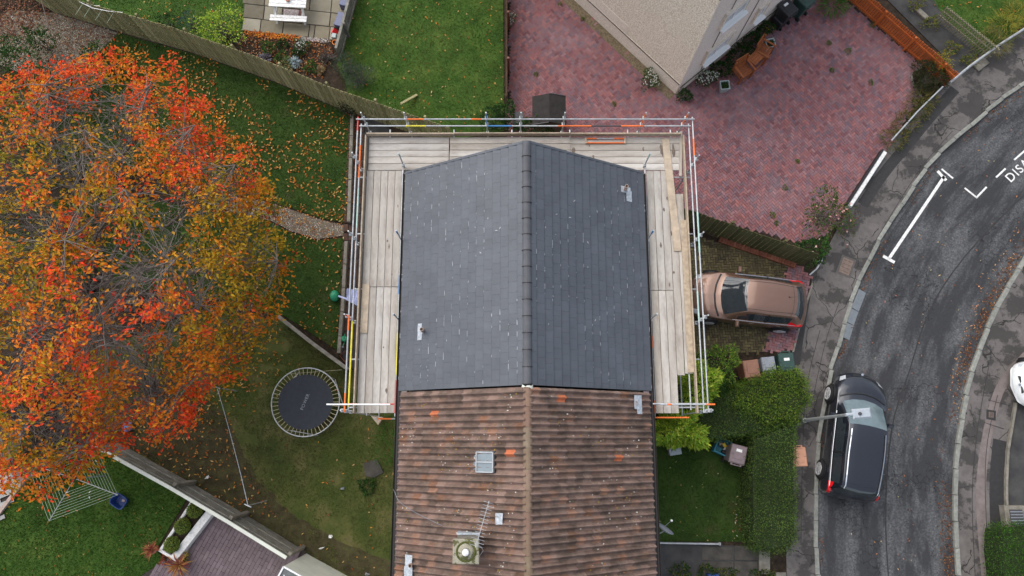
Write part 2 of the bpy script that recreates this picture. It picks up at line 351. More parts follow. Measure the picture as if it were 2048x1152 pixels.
# ------------------------------------------------------------------ ground, road, paths
def polyline(pts, step):
    out = []; d = 0.0; pts = [Vector(p) for p in pts]
    for a, b in zip(pts, pts[1:]):
        l = (b-a).length
        while d <= l: out.append((a+(b-a)*(d/l), (b-a).normalized())); d += step
        d -= l
    return out
def smooth_line(pts, k=4):
    P = [Vector(p) for p in pts]; out = []
    for i in range(len(P)-1):
        a, b, c, d = P[max(i-1, 0)], P[i], P[i+1], P[min(i+2, len(P)-1)]
        for j in range(k):
            t = j/k; out.append(.5*(2*b+(c-a)*t+(2*a-5*b+4*c-d)*t*t+(3*b-a-3*c+d)*t**3))
    return out+[P[-1]]
_lat = RNG.random((64, 64))
def vnoise(x, y, s):
    x = np.asarray(x)*s+100; y = np.asarray(y)*s+100; i = np.floor(x).astype(int); j = np.floor(y).astype(int); fx = x-i; fy = y-j
    fx = fx*fx*(3-2*fx); fy = fy*fy*(3-2*fy); g = lambda a, b: _lat[a % 64, b % 64]
    return (g(i, j)*(1-fx)+g(i+1, j)*fx)*(1-fy)+(g(i, j+1)*(1-fx)+g(i+1, j+1)*fx)*fy

tag(MB().add([(-500, -500, -.24), (500, -500, -.24), (500, 500, -.24), (-500, 500, -.24)], [(0, 1, 2, 3)]).build('ground', 'land'), kind='structure')
KL = [(2110, 130), (2048, 167), (2005, 197), (1963, 233), (1903, 283), (1856, 333), (1819, 387), (1776, 451), (1749, 501), (1719, 561), (1699, 617), (1683, 674), (1669, 717), (1659, 765), (1643, 845), (1636, 918), (1633, 1001), (1633, 1085), (1638, 1151), (1645, 1230)]
KR = [(2110, 430), (2048, 524), (2019, 574), (1996, 614), (1976, 661), (1956, 714), (1940, 768), (1919, 885), (1913, 968), (1913, 1035), (1916, 1101), (1921, 1152), (1930, 1230)]
kl = smooth_line(poly(KL, .02)); kr = smooth_line(poly(KR, .02))
GB = [(2110, 15), (2048, 62), (1939, 133), (1886, 173), (1783, 280), (1771, 303), (1709, 383), (1696, 417), (1650, 505), (1621, 551), (1624, 568), (1586, 704), (1588, 760), (1575, 830), (1572, 1090), (1575, 1230)]
gb = poly(GB, 0)
flat('garden_soil', [(-40, 40), (kl[0].x, 40)]+[tuple(p) for p in kl]+[(kl[-1].x, -30), (-40, -30)], -.03, 'soil')
flat('garden_soil', [(kr[0].x, 40)]+[tuple(p) for p in kr]+[(kr[-1].x, -30), (45, -30), (45, 40)], -.036, 'soil')
def resample(line, n):
    L = [0.0]
    for a, b in zip(line, line[1:]): L.append(L[-1]+(b-a).length)
    return [Vector((np.interp(t, L, [p.x for p in line]), np.interp(t, L, [p.y for p in line]), -.10)) for t in np.linspace(0, L[-1], n)]
_a, _b, _n = resample(kl, 60), resample(kr, 60), 8
rd = MB(); rd.add([tuple(_a[i].lerp(_b[i], j/_n)) for i in range(60) for j in range(_n+1)], [(i*(_n+1)+j, (i+1)*(_n+1)+j, (i+1)*(_n+1)+j+1, i*(_n+1)+j+1) for i in range(59) for j in range(_n)])
rd = rd.build('road', 'asphalt'); tag(rd, kind='structure'); uvl = rd.data.uv_layers.new(name='UVMap')
for l_ in rd.data.loops: k_ = l_.vertex_index; uvl.data[l_.index].uv = (k_//(_n+1)*.36, k_ % (_n+1)*.62)
if rd.data.polygons[0].normal.z < 0: rd.data.flip_normals()
footway = flat('footpath', [tuple(p) for p in gb]+[tuple(p) for p in reversed(kl)], .0, 'footway')
RB_ = poly([(2110, 650), (2060, 700), (2033, 800), (2016, 901), (2013, 968), (2014, 1048), (2016, 1152), (2020, 1230)], 0)
footway2 = flat('footpath', [tuple(p) for p in kr]+[tuple(p) for p in reversed(RB_)], .0, 'footway')
flat('neighbour_driveway', [tuple(p) for p in RB_]+[(30, -12), (30, 4)], -.008, 'tarmac_dark')
km = MB().box((0, 0, 0), (.90, .155, .25), ch=.018).mesh('kerb_stone', 'kerb')
for parent, line in ((footway, kl), (footway2, kr)):
    L = parent.location
    for p, d in polyline(line, .915): sub('kerb_stone', km, parent, Vector((p.x+d.x*.45, p.y+d.y*.45, -.105))-L, math.atan2(d.y, d.x))
# repair strips and joints of the footpath
def strip(name, px, wd, z, m, parent=None, h=0):
    pts = smooth_line(poly(px, h), 3); V = []; n = len(pts)
    for i, p in enumerate(pts):
        d = (pts[min(i+1, n-1)]-pts[max(i-1, 0)]).normalized(); s = Vector((-d.y, d.x, 0))*wd/2; V += [(p.x+s.x, p.y+s.y, z), (p.x-s.x, p.y-s.y, z)]
    o = MB().add(V, [(2*i+1, 2*i+3, 2*i+2, 2*i) for i in range(n-1)]).build(name, m, parent)
    if not parent: tag(o, kind='structure')
    return o
MT['tar'] = plain('tar', (.022, .021, .021), .7, var=.3)
MT['strip_brown'] = mat('strip_brown', [(.3, (.14, .115, .108)), (.7, (.21, .18, .17))], 4, .85, .4, 80)
strip('repair_strip', [(2075, 690), (2010, 760), (1983, 830), (1965, 930), (1962, 1020), (1972, 1152), (1975, 1200)], .34, .006, 'strip_brown', footway2)
for px in ([(1984, 700), (1968, 780), (1952, 880), (1944, 1000), (1950, 1152)], [(1995, 790), (1975, 880), (1970, 980), (1978, 1150)], [(1968, 845), (2008, 858)], [(1976, 800), (2022, 812)]):
    strip('tar_joint', px, .022, .010, 'tar', footway2)
for px in ([(1940, 250), (1880, 320), (1830, 395), (1790, 455), (1762, 505)], [(1905, 262), (1850, 325), (1800, 400), (1740, 500)], [(1680, 600), (1655, 670), (1640, 730), (1625, 800)], [(1640, 660), (1622, 730), (1610, 800), (1604, 950), (1602, 1090)]):
    strip('tar_joint', px, .022, .006, 'tar', footway)
strip('road_joint', [(2060, 380), (1960, 480), (1890, 570), (1850, 650), (1822, 740), (1792, 830), (1778, 930), (1774, 1050), (1780, 1160)], .05, -.094, 'tar')
# dark wet edge bands along garden line of the footpath (damp tarmac)
strip('damp_edge', [(1910, 178), (1860, 235), (1810, 295), (1765, 350), (1725, 410)], .42, .003, 'tar', footway)
strip('damp_edge', [(1612, 590), (1600, 660), (1590, 730)], .35, .003, 'tar', footway)
strip('damp_edge', [(2000, 880), (1993, 960), (1995, 1060), (2005, 1152)], .5, .003, 'tar', footway2)

# lawns
def lawn(name, px, m, dens, cols, dry=None, hgt=.055, thr=0, h=0.0, bare=None):
    pol = poly(px, h); flat(name, pol, h, m)
    n = int(parea(pol)*dens); q = scatter(pol, n)
    if thr: q = q[vnoise(q[:, 0], q[:, 1], .9)*.6+vnoise(q[:, 0], q[:, 1], 2.7)*.4 > thr]
    if bare:
        jx = q+np.column_stack([vnoise(q[:, 0], q[:, 1], 1.7)-.5, vnoise(q[:, 1], q[:, 0], 1.7)-.5])*1.8; q = q[~inside(jx, bare) | (RNG.random(len(q)) < .22)]
    n = len(q); a = RNG.uniform(0, 6.283, n); s = hgt*RNG.uniform(.5, 1.4, n); nz = vnoise(q[:, 0], q[:, 1], .55)*.6+vnoise(q[:, 0], q[:, 1], 2.1)*.4
    c = pick(cols, n, .3)*(.62+.76*nz)[:, None]
    if dry is not None:
        d = np.clip((vnoise(q[:, 1], q[:, 0], .8)*.65+vnoise(q[:, 1], q[:, 0], 3.)*.35-.45)*4, 0, 1)[:, None]; c = c*(1-d)+pick(dry, n, .25)*d
    lean = RNG.uniform(.5, 1.5, n); b = RNG.uniform(0, 6.283, n); wd = .011
    P = np.column_stack([q, np.full(n, h+.002)])
    V = np.stack([P+np.column_stack([np.cos(a)*wd, np.sin(a)*wd, 0*a]), P-np.column_stack([np.cos(a)*wd, np.sin(a)*wd, 0*a]),
                  P+np.column_stack([np.cos(b)*s*lean, np.sin(b)*s*lean, s])], 1).reshape(-1, 3)
    raw('grass_blades', V, np.arange(3*n).reshape(-1, 3), 'grass', col=c)
    tag(bpy.data.objects[-1] if False else COL.objects[-1], 'short mown grass blades covering the '+name.replace('_', ' '), 'grass')
GR = [(.045, .105, .012), (.07, .14, .02), (.03, .075, .012), (.10, .165, .03)]
GD = [(.04, .088, .014), (.06, .115, .019), (.08, .13, .026)]
DRY = [(.13, .115, .05), (.10, .085, .04), (.075, .055, .03)]
LAWN1 = [(236, 66), (384, 107), (547, 164), (684, 221), (699, 232), (696, 446), (640, 436), (567, 410), (470, 385), (330, 350), (60, 330), (30, 220), (110, 170), (190, 110)]
LAWN1B = [(110, 400), (300, 400), (480, 432), (543, 445), (583, 465), (633, 481), (686, 476), (674, 700), (572, 634), (440, 600), (300, 580), (110, 560)]
LAWN2 = [(572, 642), (690, 732), (815, 780), (812, 1180), (740, 1180), (615, 1106), (500, 1036), (384, 968), (250, 893), (150, 850), (200, 700), (400, 620)]
LAWN3 = [(205, 893), (372, 1000), (312, 1100), (330, 1120), (262, 1165), (-40, 1180), (0, 1027), (62, 948), (120, 890)]
LAWN4 = [(722, -20), (1006, -20), (1008, 262), (880, 284), (700, 222), (672, 135)]
LAWN5 = [(92, -20), (497, -20), (486, 64), (440, 92), (384, 99), (236, 56), (110, 20)]
LAWN6 = [(1838, -20), (2075, -20), (2070, 30), (1985, 96), (1962, 112), (1885, 30)]
LAWN7 = [(1292, 880), (1520, 880), (1520, 1040), (1505, 1083), (1298, 1083)]
BARE = poly([(250, 893), (384, 968), (500, 1036), (615, 1106), (740, 1180), (808, 1180), (780, 1120), (690, 1090), (640, 1062), (560, 1010), (510, 950), (480, 890), (450, 830), (400, 790), (250, 760), (150, 850)])
MT['soil3'] = mat('soil3', [(.3, (.034, .029, .015)), (.5, (.058, .050, .024)), (.7, (.08, .078, .032))], 3, .95, .8, 40)
lawn('back_lawn', LAWN1, 'lawn_dark', 520, GD+[(.05, .11, .015)], hgt=.06)
lawn('side_lawn', LAWN1B, 'lawn_dark', 480, GD, hgt=.06)
lawn('worn_lawn', LAWN2, 'lawn_worn', 560, [(.085, .12, .022), (.125, .16, .036), (.07, .10, .02)], DRY, hgt=.05, thr=.26, bare=BARE)
_e = []
for a, b in zip(BARE, BARE[1:]+BARE[:1]):
    k_ = max(1, int((b-a).length/.22)); _e += [a.lerp(b, i/k_)+Vector((random.gauss(0, .05), random.gauss(0, .05), 0)) for i in range(k_)]
flat('bare_soil', _e, .003, 'soil3')
lawn('corner_lawn', LAWN3, 'lawn_bright', 700, GR+[(.035, .10, .012)], hgt=.07)
lawn('middle_lawn', LAWN4, 'lawn_bright', 520, GR, [(.14, .15, .04), (.10, .13, .03)], hgt=.055)
lawn('far_lawn', LAWN5, 'lawn_bright', 450, GR, hgt=.055)
lawn('verge_lawn', LAWN6, 'lawn_bright', 450, GR, hgt=.05)
lawn('front_lawn', LAWN7, 'lawn_dark', 620, GD+[(.05, .09, .014)], [(.05, .045, .02), (.06, .06, .02)], hgt=.06, thr=.2)

# gravel path and patch
GP = [(505, 396), (567, 414), (633, 437), (687, 451), (687, 471), (633, 478), (583, 462), (543, 442), (470, 425), (380, 395), (380, 370), (450, 380)]
GQ = [(20, 20), (110, 26), (236, 66), (190, 112), (110, 170), (0, 130), (-30, 60)]
for px in (GP, GQ):
    pol = poly(px); flat('gravel_path', pol, .004, 'gravel')
    q = scatter(pol, int(parea(pol)*420)); n = len(q)
    leaves('gravel_stones', np.column_stack([q, np.full(n, .008)]), .045, .04, pick([(.30, .26, .20), (.45, .41, .34), (.18, .15, .11), (.55, .50, .43)], n), 'dead_leaf', tilt=.25)
    tag(COL.objects[-1], 'loose pale gravel stones on the garden path' if px is GP else 'loose gravel stones mixed with litter in the garden corner', 'gravel')

# fallen leaves
FL = [(.42, .15, .03), (.50, .24, .05), (.34, .10, .025), (.48, .28, .08), (.55, .36, .16), (.22, .09, .03)]
def litter(label, px, n, cols=FL, L=.11, h=.02, thr=0):
    q = scatter(poly(px), n)
    if thr: q = q[vnoise(q[:, 0], q[:, 1], 1.3) > thr]
    n = len(q); leaves('fallen_leaves', np.column_stack([q, h+RNG.uniform(0, .04, n)]), L, L*.42, pick(cols, n, .25), 'dead_leaf', tilt=.3); tag(COL.objects[-1], label, 'leaves')
litter('orange and tan leaves fallen across the back lawn', LAWN1, 3300, L=.13, thr=.36)
litter('brown leaves lying on the shaded side lawn', LAWN1B, 900, L=.12, thr=.4)
litter('thin scatter of leaves on the worn lawn under the tree', [(330, 560), (572, 642), (560, 760), (470, 800), (470, 900), (560, 1040), (500, 1036), (384, 968), (250, 893), (200, 760)], 900, L=.12)
litter('few brown leaves over the rest of the worn lawn', LAWN2, 120)
litter('sparse yellow and orange leaves on the middle lawn', LAWN4, 190)
litter('small leaves dotted over the corner lawn with the clothes dryer', LAWN3, 160, L=.07)
litter('yellow leaves fallen on the far lawn by the shrub', LAWN5, 170)
litter('brown leaves covering the gravel corner under the tree', GQ, 1000, [(.20, .09, .045), (.30, .17, .10), (.14, .06, .03)])
litter('dark red brown leaf litter in the top left corner', [(-30, -20), (78, -20), (100, 20), (60, 62), (-30, 100)], 1300, [(.14, .05, .03), (.20, .08, .04), (.10, .045, .03), (.26, .14, .08)])
litter('leaves drifted along the edge of the gravel path', [(495, 380), (687, 440), (690, 480), (620, 490), (520, 440)], 190)
litter('few pale leaves on the front lawn', LAWN7, 35, [(.45, .42, .25), (.5, .35, .15)], L=.07)
litter('few leaves on the lawn by the trellis', LAWN6, 60)
def kerb_litter(label, line, off, n, wd):
    pts = [p for p in line]; P = []
    for _ in range(n):
        i = random.randrange(len(pts)-1); t = random.random(); p = pts[i].lerp(pts[i+1], t); d = (pts[i+1]-pts[i]).normalized(); s = Vector((-d.y, d.x, 0))*(off+random.gauss(0, wd)); P.append((p.x+s.x, p.y+s.y, -.09+random.random()*.02))
    P = np.array(P); P = P[vnoise(P[:, 0], P[:, 1], .8) > .38]
    leaves('fallen_leaves', P, .075, .04, pick([(.12, .05, .025), (.18, .07, .028), (.09, .045, .03), (.24, .12, .05)], len(P), .25), 'dead_leaf', tilt=.3); tag(COL.objects[-1], label, 'leaves')
kerb_litter('russet leaves drifted along the kerb by the footpath', kl, .24, 700, .07)
kerb_litter('russet leaves drifted against the far kerb', kr, -.30, 1300, .16)
litter('scattered leaves on the road surface', [(2048, 190), (1830, 420), (1700, 700), (1660, 1152), (1910, 1152), (1940, 780), (2048, 530)], 130, [(.40, .18, .08), (.5, .36, .2), (.25, .1, .05)], L=.09, h=-.09)
litter('leaves blown across the far side of the road', [(2048, 430), (1960, 560), (1900, 760), (1920, 860), (1950, 730), (2048, 520)], 190, [(.36, .15, .05), (.5, .30, .15)], L=.08, h=-.09)

# ------------------------------------------------------------------ brick paving
brick = MB().box((0, 0, -.03), (.192, .092, .06), ch=.006).mesh('brick', 'paver_red')
bricky = MB().box((0, 0, -.03), (.186, .086, .06), ch=.008).mesh('brick', 'paver_yellow')
XW0, XW1, YW0, YW1 = -3.10, 3.88, -5.25, 8.02            # walls of the pair of houses
def herringbone(pol, ang, z, ok):
    a = .10; c, s = math.cos(ang), math.sin(ang); xs = [p[0] for p in pol]; ys = [p[1] for p in pol]; cx, cy = np.mean(xs), np.mean(ys)
    rr = max(max(xs)-min(xs), max(ys)-min(ys)); n = int(rr/a)+4; P = []; A = []
    i, j = np.meshgrid(np.arange(-n, n), np.arange(-n, n), indexing='ij'); i = i.ravel(); j = j.ravel()
    for m, dx, dy, an in (((i-j) % 4 == 0, 1.0, .5, 0), ((i-j) % 4 == 3, .5, 1.0, math.pi/2)):
        u = (i[m]+dx)*a; v = (j[m]+dy)*a; q = np.column_stack([cx+c*u-s*v, cy+s*u+c*v]); k = inside(q, pol); q = q[k]
        k = ok(q); q = q[k]; P.append(q); A.append(np.full(len(q), ang+an))
    P = np.vstack(P); A = np.concatenate(A)
    return [((p[0], p[1], z+random.gauss(0, .0022)), Matrix.Rotation(t+random.gauss(0, .012), 3, 'Z') @ Matrix.Rotation(random.gauss(0, .008), 3, 'X')) for p, t in zip(P, A)]
PAVE = [(1018, -90), (1610, -90), (1690, 0), (1846, 132), (1824, 150), (1826, 170), (1840, 194), (1790, 275), (1765, 315), (1705, 398), (1655, 470), (1606, 488), (1390, 428), (1310, 395), (1018, 330)]
pp = poly(PAVE); paving = flat('brick_driveway', pp, -.012, 'joint')
H2 = None
hA, hB, hC = G(1352, 187), G(1145, -5), G(1560, 18)       # ground corner and two wall directions of the pebble-dashed house
hA2 = hA+(hB-hA).normalized()*11; hA3 = hA+(hC-hA).normalized()*9
hq = [hA+((hB-hA).normalized()+(hC-hA).normalized())*.25, hA2, hA2+(hA3-hA), hA3]
def ok1(q): return ~((q[:, 0] < XW1-.1) & (q[:, 1] < YW1-.1)) & ~inside(q, hq)
pieces(paving, 'brick', brick, herringbone(pp, R(45-8), .02, ok1), 300, 'bricks')
DR = [(1330, 452), (1400, 474), (1600, 530), (1622, 556), (1586, 702), (1330, 712)]
dp = poly(DR); drive = flat('brick_driveway', dp, -.012, 'joint')
split_a, split_b = G(1575, 530), G(1528, 706)
def red_side(q): return (q[:, 0]-split_a.x)*(split_b.y-split_a.y)-(q[:, 1]-split_a.y)*(split_b.x-split_a.x) < 0
okd = lambda q: (q[:, 0] > XW1+.05)
pieces(drive, 'brick', bricky, herringbone(dp, R(2), .02, lambda q: okd(q) & ~red_side(q)), 200, 'bricks')
pieces(drive, 'brick', brick, herringbone(dp, R(-14), .02, lambda q: okd(q) & red_side(q)), 100, 'bricks')
strip('bed_edging', [(1852, 128), (1826, 147), (1823, 158), (1828, 175), (1842, 196)], .10, .05, 'concrete')
# white edging strip at the mouth of the drive
tag(strip('drive_edging', [(1625, 566), (1600, 650), (1586, 704)], .07, .012, 'concrete'), kind='structure')

# road markings
def mark(name, pts, wd, m='paint_white'):
    return strip(name, pts, wd, -.092, m, None, -.10)
mark('bay_line', [(1889, 352), (1830, 440), (1778, 517)], .115)
mark('bay_line', [(1875, 342), (1892, 361)], .12); mark('bay_line', [(1766, 512), (1789, 525)], .12)
mark('bay_line', [(1883, 338), (1906, 357)], .07)
mark('bay_line', [(1929, 376), (1953, 395)], .07); mark('bay_line', [(1952, 396), (1973, 374)], .07)
mark('bay_line', [(1992, 355), (2011, 337)], .07); mark('bay_line', [(2028, 320), (2060, 292)], .07)
cu = bpy.data.curves.new('road_lettering', 'FONT'); cu.body = 'DISABLED'; cu.size = .50; cu.space_character = 1.2; cu.offset = .004
tmp = bpy.data.objects.new('t', cu); link(tmp); dg = bpy.context.evaluated_depsgraph_get(); me = bpy.data.meshes.new_from_object(tmp.evaluated_get(dg)); bpy.data.objects.remove(tmp)
me.materials.clear(); me.materials.append(MT['paint_white']); o = link(bpy.data.objects.new('road_lettering', me))
p = G(2021, 366, -.1); o.location = (p.x, p.y, -.091); d = G(2048, 341, -.1)-p; o.rotation_euler = (0, 0, math.atan2(d.y, d.x)); tag(o, kind='structure')
# manhole covers
def cover(px, ang, sx, sy, label, m, mf):
    c = G(*px, 0); t = thing('manhole_cover', label, 'manhole cover', (c.x, c.y, .003), ang)
    MB().box((0, 0, .004), (sx+.16, sy+.16, .008)).build('surround', mf, t, world=False)
    MB().box((0, 0, .010), (sx, sy, .014), ch=.006).build('lid', m, t, world=False)
    b = MB()
    for i in range(4): b.box((0, -sy*.36+i*sy*.24, .019), (sx*.78, .02, .006))
    b.build('rib_pattern', mf, t, world=False)
MT['cover_brown'] = plain('cover_brown', (.17, .12, .095), .7, var=.2); MT['cover_frame'] = plain('cover_frame', (.085, .078, .072), .8, var=.2)
cover((1692, 533), R(-24), .40, .62, 'rectangular rust brown manhole cover in the footpath by the kerb', 'cover_brown', 'cover_frame')
cover((1982, 830), R(-10), .18, .20, 'small square access cover in the far footpath near the white car', 'cover_brown', 'tar')
# grey plastic kerb ramp sections
ka = [G(1724, 582, -.1), G(1709, 620, -.1), G(1699, 648, -.1), G(1690, 678, -.1)]
MT['ramp'] = plain('ramp', (.17, .19, .205), .7, var=.12)
t = thing('kerb_ramp', 'grey plastic wedge ramp laid against the kerb before the drive', 'kerb ramp', (ka[1].x, ka[1].y, -.1))
for i in range(3):
    a, b = ka[i], ka[i+1]; d = (b-a).normalized(); a = a+d*.012; b = b-d*.012; n = Vector((-d.y, d.x, 0))*-1
    if n.x > 0: n = -n
    q = [a-n*.16, b-n*.16, b+n*.17, a+n*.17]
    MB().add([(v.x, v.y, -.098) for v in q]+[(q[0].x, q[0].y, -.085), (q[1].x, q[1].y, -.085), (q[2].x, q[2].y, .0), (q[3].x, q[3].y, .0)],
             [(3, 2, 1, 0), (4, 5, 6, 7), (0, 1, 5, 4), (2, 3, 7, 6), (1, 2, 6, 5), (3, 0, 4, 7)]).build('ramp_section', 'ramp', t)

# ------------------------------------------------------------------ the pair of houses
XE0, XE1, XR, ZE, ZR = -3.36, 4.14, .41, 5.2, 7.68
YN, YM, YS = 8.30, 1.40, -5.55
def slope(side):                                   # origin at the ridge, unit vectors down the slope, along the ridge and outwards
    xe = XE0 if side < 0 else XE1; o = Vector((XR, 0, ZR)); u = (Vector((xe, 0, ZE))-o); L = u.length; u.normalize()
    v = Vector((0, 1, 0)); n = u.cross(v) if side > 0 else v.cross(u)
    if n.z < 0: n = -n
    return o, u, v, n, L
def on_slope(px, py, side):
    o, u, v, n, L = slope(side); d = ray(px, py); c = Vector((0, 0, HC)); return c+d*((o-c).dot(n)/d.dot(n))
def frame(u, v, n): return Matrix((u, v, n)).transposed()
def house(label, y0, y1):
    t = thing('house', label, 'house', ((XW0+XW1)/2, (y0+y1)/2, 0))
    MB().box(((XW0+XW1)/2, (y0+y1)/2, 2.5), (XW1-XW0, y1-y0-.01, 5.0)).build('wall', 'render_pink', t)
    b = MB(); k = .10
    b.add([(XE0+.12, y0+.03, ZE-.10), (XR, y0+.03, ZR-k), (XE1-.12, y0+.03, ZE-.10), (XE0+.12, y1-.03, ZE-.10), (XR, y1-.03, ZR-k), (XE1-.12, y1-.03, ZE-.10)],
          [(0, 2, 1), (3, 4, 5), (0, 1, 4, 3), (1, 2, 5, 4), (2, 0, 3, 5)])
    return t, b.build('roof', 'felt', t)
ha, roofA = house('end house re-roofed in new grey slate inside the scaffold', YM, YW1)
hb, roofB = house('adjoining house with old brown clay pantile roof and chimney', YS+.25, YM)

# new slates
NC, GA, SW = 16, 0, .30
def slate_mesh(w_):
    l = (4.5/NC+.045)/2; b = MB(); y = w_/2-.0016; h = .009
    return b.add([(-l, -y, -h), (l, -y, -h), (l, y, -h), (-l, y, -h), (-l, -y, h), (l-.013, -y, h), (l-.013, y, h), (-l, y, h), (l, -y, -h*.2), (l, y, -h*.2)],
                 [(3, 2, 1, 0), (4, 5, 6, 7), (5, 8, 9, 6), (8, 1, 2, 9), (0, 1, 8, 5, 4), (2, 3, 7, 6, 9), (3, 0, 4, 7)]).mesh('slate', 'slate')

items = []
for side in (-1, 1):
    o, u, v, n, L = slope(side); ga = L/NC; tilt = .024/ga
    for i in range(NC):
        y = YM+.01; wd = .15 if i % 2 else SW; tc = random.gauss(0, .012)
        while y < YN-.05:
            wd = min(wd, YN-.03-y); c = o+u*((i+.5)*ga+.005)+v*(y+wd/2)+n*(.012+random.gauss(0, .0004))
            M = frame(u, v, n) if u.cross(v).dot(n) > 0 else frame(u, -v, n)
            M = M @ Matrix.Rotation(-tilt+tc+random.gauss(0, .001), 3, 'Y')
            if wd > SW-.01: items.append((c, M))
            else: sub('slate', slate_mesh(wd), roofA, c-(roofA.location+ha.location), M=M)
            y += wd; wd = SW
sm = slate_mesh(SW)
pieces(roofA, 'slate', sm, items, 300, 'slates')
# pale cut edges and dust on the slate tails
V = []; F = []
for side in (-1, 1):
    o, u, v, n, L = slope(side); ga = L/NC
    for i in range(1, NC+1):
        for _ in range(14):
            y = random.uniform(YM+.1, YN-.2); l = random.choice((.02, .03, .05, .05, .09, .14)); w_ = random.uniform(.007, .015)
            if vnoise([y+side*7], [i*.7], .5)[0] < .34: continue
            c = o+v*y+u*(i*ga+.012+random.gauss(0, .002))+n*.0385; k = len(V); V += [c+v*l/2, c-v*l/2, c-v*l/2+u*w_, c+v*l/2+u*w_]; F.append((k, k+1, k+2, k+3))
    for _ in range(14):                               # smears left by handling
        y = random.uniform(YM+.3, YN-.4); q = random.uniform(.4, L-.3); c = o+u*q+v*y+n*.040; k = len(V); a = random.uniform(0, 3); l = random.uniform(.02, .06)
        e = u*math.cos(a)+v*math.sin(a); f_ = v*math.cos(a)-u*math.sin(a); V += [c+e*l, c+f_*l*.25, c-e*l, c-f_*l*.3]; F.append((k, k+1, k+2, k+3))
raw('dust_marks', [tuple(x) for x in V], F, 'slate_dust', roofA)
# verge trims, ridge tiles, gutters
for side in (-1, 1):
    o, u, v, n, L = slope(side)
    MB().beam(o+v*YN+n*.0+u*.05, o+v*YN+u*(L+.03), .07, .075, up=n).build('verge_trim', 'slate', roofA)
def ridge(parent, y0, y1, r, l, m, clip, name='ridge_tile'):
    n = 10; b = MB(); seg = [math.pi*(-.06+1.12*j/n) for j in range(n+1)]; hl = l/2-.004
    for q, rr in ((hl, r), (-hl, r+.006), (hl, r-.015), (-hl, r-.012)): b.v += [(math.cos(a)*rr, q, math.sin(a)*rr*.82) for a in seg]
    k = n+1
    for j in range(n):
        b.f += [(j, j+1, k+j+1, k+j), (2*k+j+1, 2*k+j, 3*k+j, 3*k+j+1), (j+1, j, 2*k+j, 2*k+j+1), (k+j, k+j+1, 3*k+j+1, 3*k+j)]
    b.mi = [0]*len(b.f); me = b.mesh('ridge_tile', m)
    cm = MB().tube([(math.cos(a)*(r+.014), 0, math.sin(a)*(r+.014)*.82) for a in [math.pi*(.02+.96*j/8) for j in range(9)]], .009, 5).mesh('ridge_clip', 'gutter') if clip else None
    P = parent.location+parent.parent.location; y = y1
    while y-l > y0-.05:
        c = Vector((XR+random.gauss(0, .006 if not clip else .002), y-l/2, ZR-.055)); o = sub(name, me, parent, c-P, random.gauss(0, .008 if not clip else .002))
        if clip:
            k2 = sub('ridge_clip', cm, o, (0, -l/2, 0))
        y -= l
ridge(roofA, YM, YN+.02, .122, .459, 'ridge_new', True)
ridge(roofB, YS, YM-.02, .128, .535, 'ridge_old', False)
MT['eaves'] = plain('eaves', (.24, .19, .20), .7, var=.15)
for t, y0, y1 in ((ha, YM, YN), (hb, YS, YM)):
    for xe, s in ((XE0, -1), (XE1, 1)):
        MB().beam(Vector((xe-s*.155, (y0+.01), ZE+.115)), Vector((xe-s*.155, y1-.01, ZE+.115)), .2, .012, up=slope(s)[3]).build('eaves_strip', 'eaves' if t is hb else 'gutter', t) if t is hb else None
        b = MB(); n = 8; ring = [(math.cos(math.pi+math.pi*j/n)*.06, math.sin(math.pi+math.pi*j/n)*.06) for j in range(n+1)]
        ring += [(x*.88, z*.88) for x, z in reversed(ring)]; k = len(ring); cx = xe+s*.055
        b.add([(cx+x, y0, ZE-.045+z) for x, z in ring]+[(cx+x, y1, ZE-.045+z) for x, z in ring], [(i, (i+1) % k, k+(i+1) % k, k+i) for i in range(k)]+[tuple(range(k)), tuple(reversed(range(k, 2*k)))]).build('gutter', 'gutter', t)
        MB().box((xe-s*.03, (y0+y1)/2, ZE-.13), (.03, y1-y0, .16)).build('fascia', 'gutter' if t is ha else 'deck', t)
# white mortar where the ridges meet
b = MB(); n = 8
b.add([(XR+math.cos(math.pi*j/n)*.15, YM+.02+random.uniform(-.01, .06)*(1 if e else -1)-e*.12, ZR-.055+math.sin(math.pi*j/n)*.125) for e in (0, 1) for j in range(n+1)], [(j, j+1, n+2+j, n+1+j) for j in range(n)]).build('ridge_mortar', 'render_white', roofB)

# old pantiles
TW, TG = .178, None
def pantile(m):
    n = 9; b = MB(); L = .335; vs = []
    def z(t): return .092*math.exp(-((t-.66)/.20)**2)-.012*math.sin(math.pi*min(1, t/.5)) if t < .5 else .092*math.exp(-((t-.66)/.20)**2)
    for e in (0, 1):
        for lay in (0, 1):
            vs += [((-.5+e)*L, (j/n-.5)*(TW+.02), z(j/n)+(-.014 if lay else 0)+(.013 if e else -.010)) for j in range(n+1)]
    k = n+1; b.v = vs
    for j in range(n): b.f += [(j, 2*k+j, 2*k+j+1, j+1), (2*k+j, 3*k+j, 3*k+j+1, 2*k+j+1)]
    b.f += [(0, k, 3*k, 2*k), (n, 2*k+n, 3*k+n, k+n)]
    b.mi = [0]*len(b.f); return b.mesh('roof_tile', m)
pt = pantile('pantile'); po = pantile('pantile_orange'); items = []; spec_o = [(873, 823, -1), (1020, 912, -1), (1123, 799, 1), (1232, 915, 1)]
NT = 15
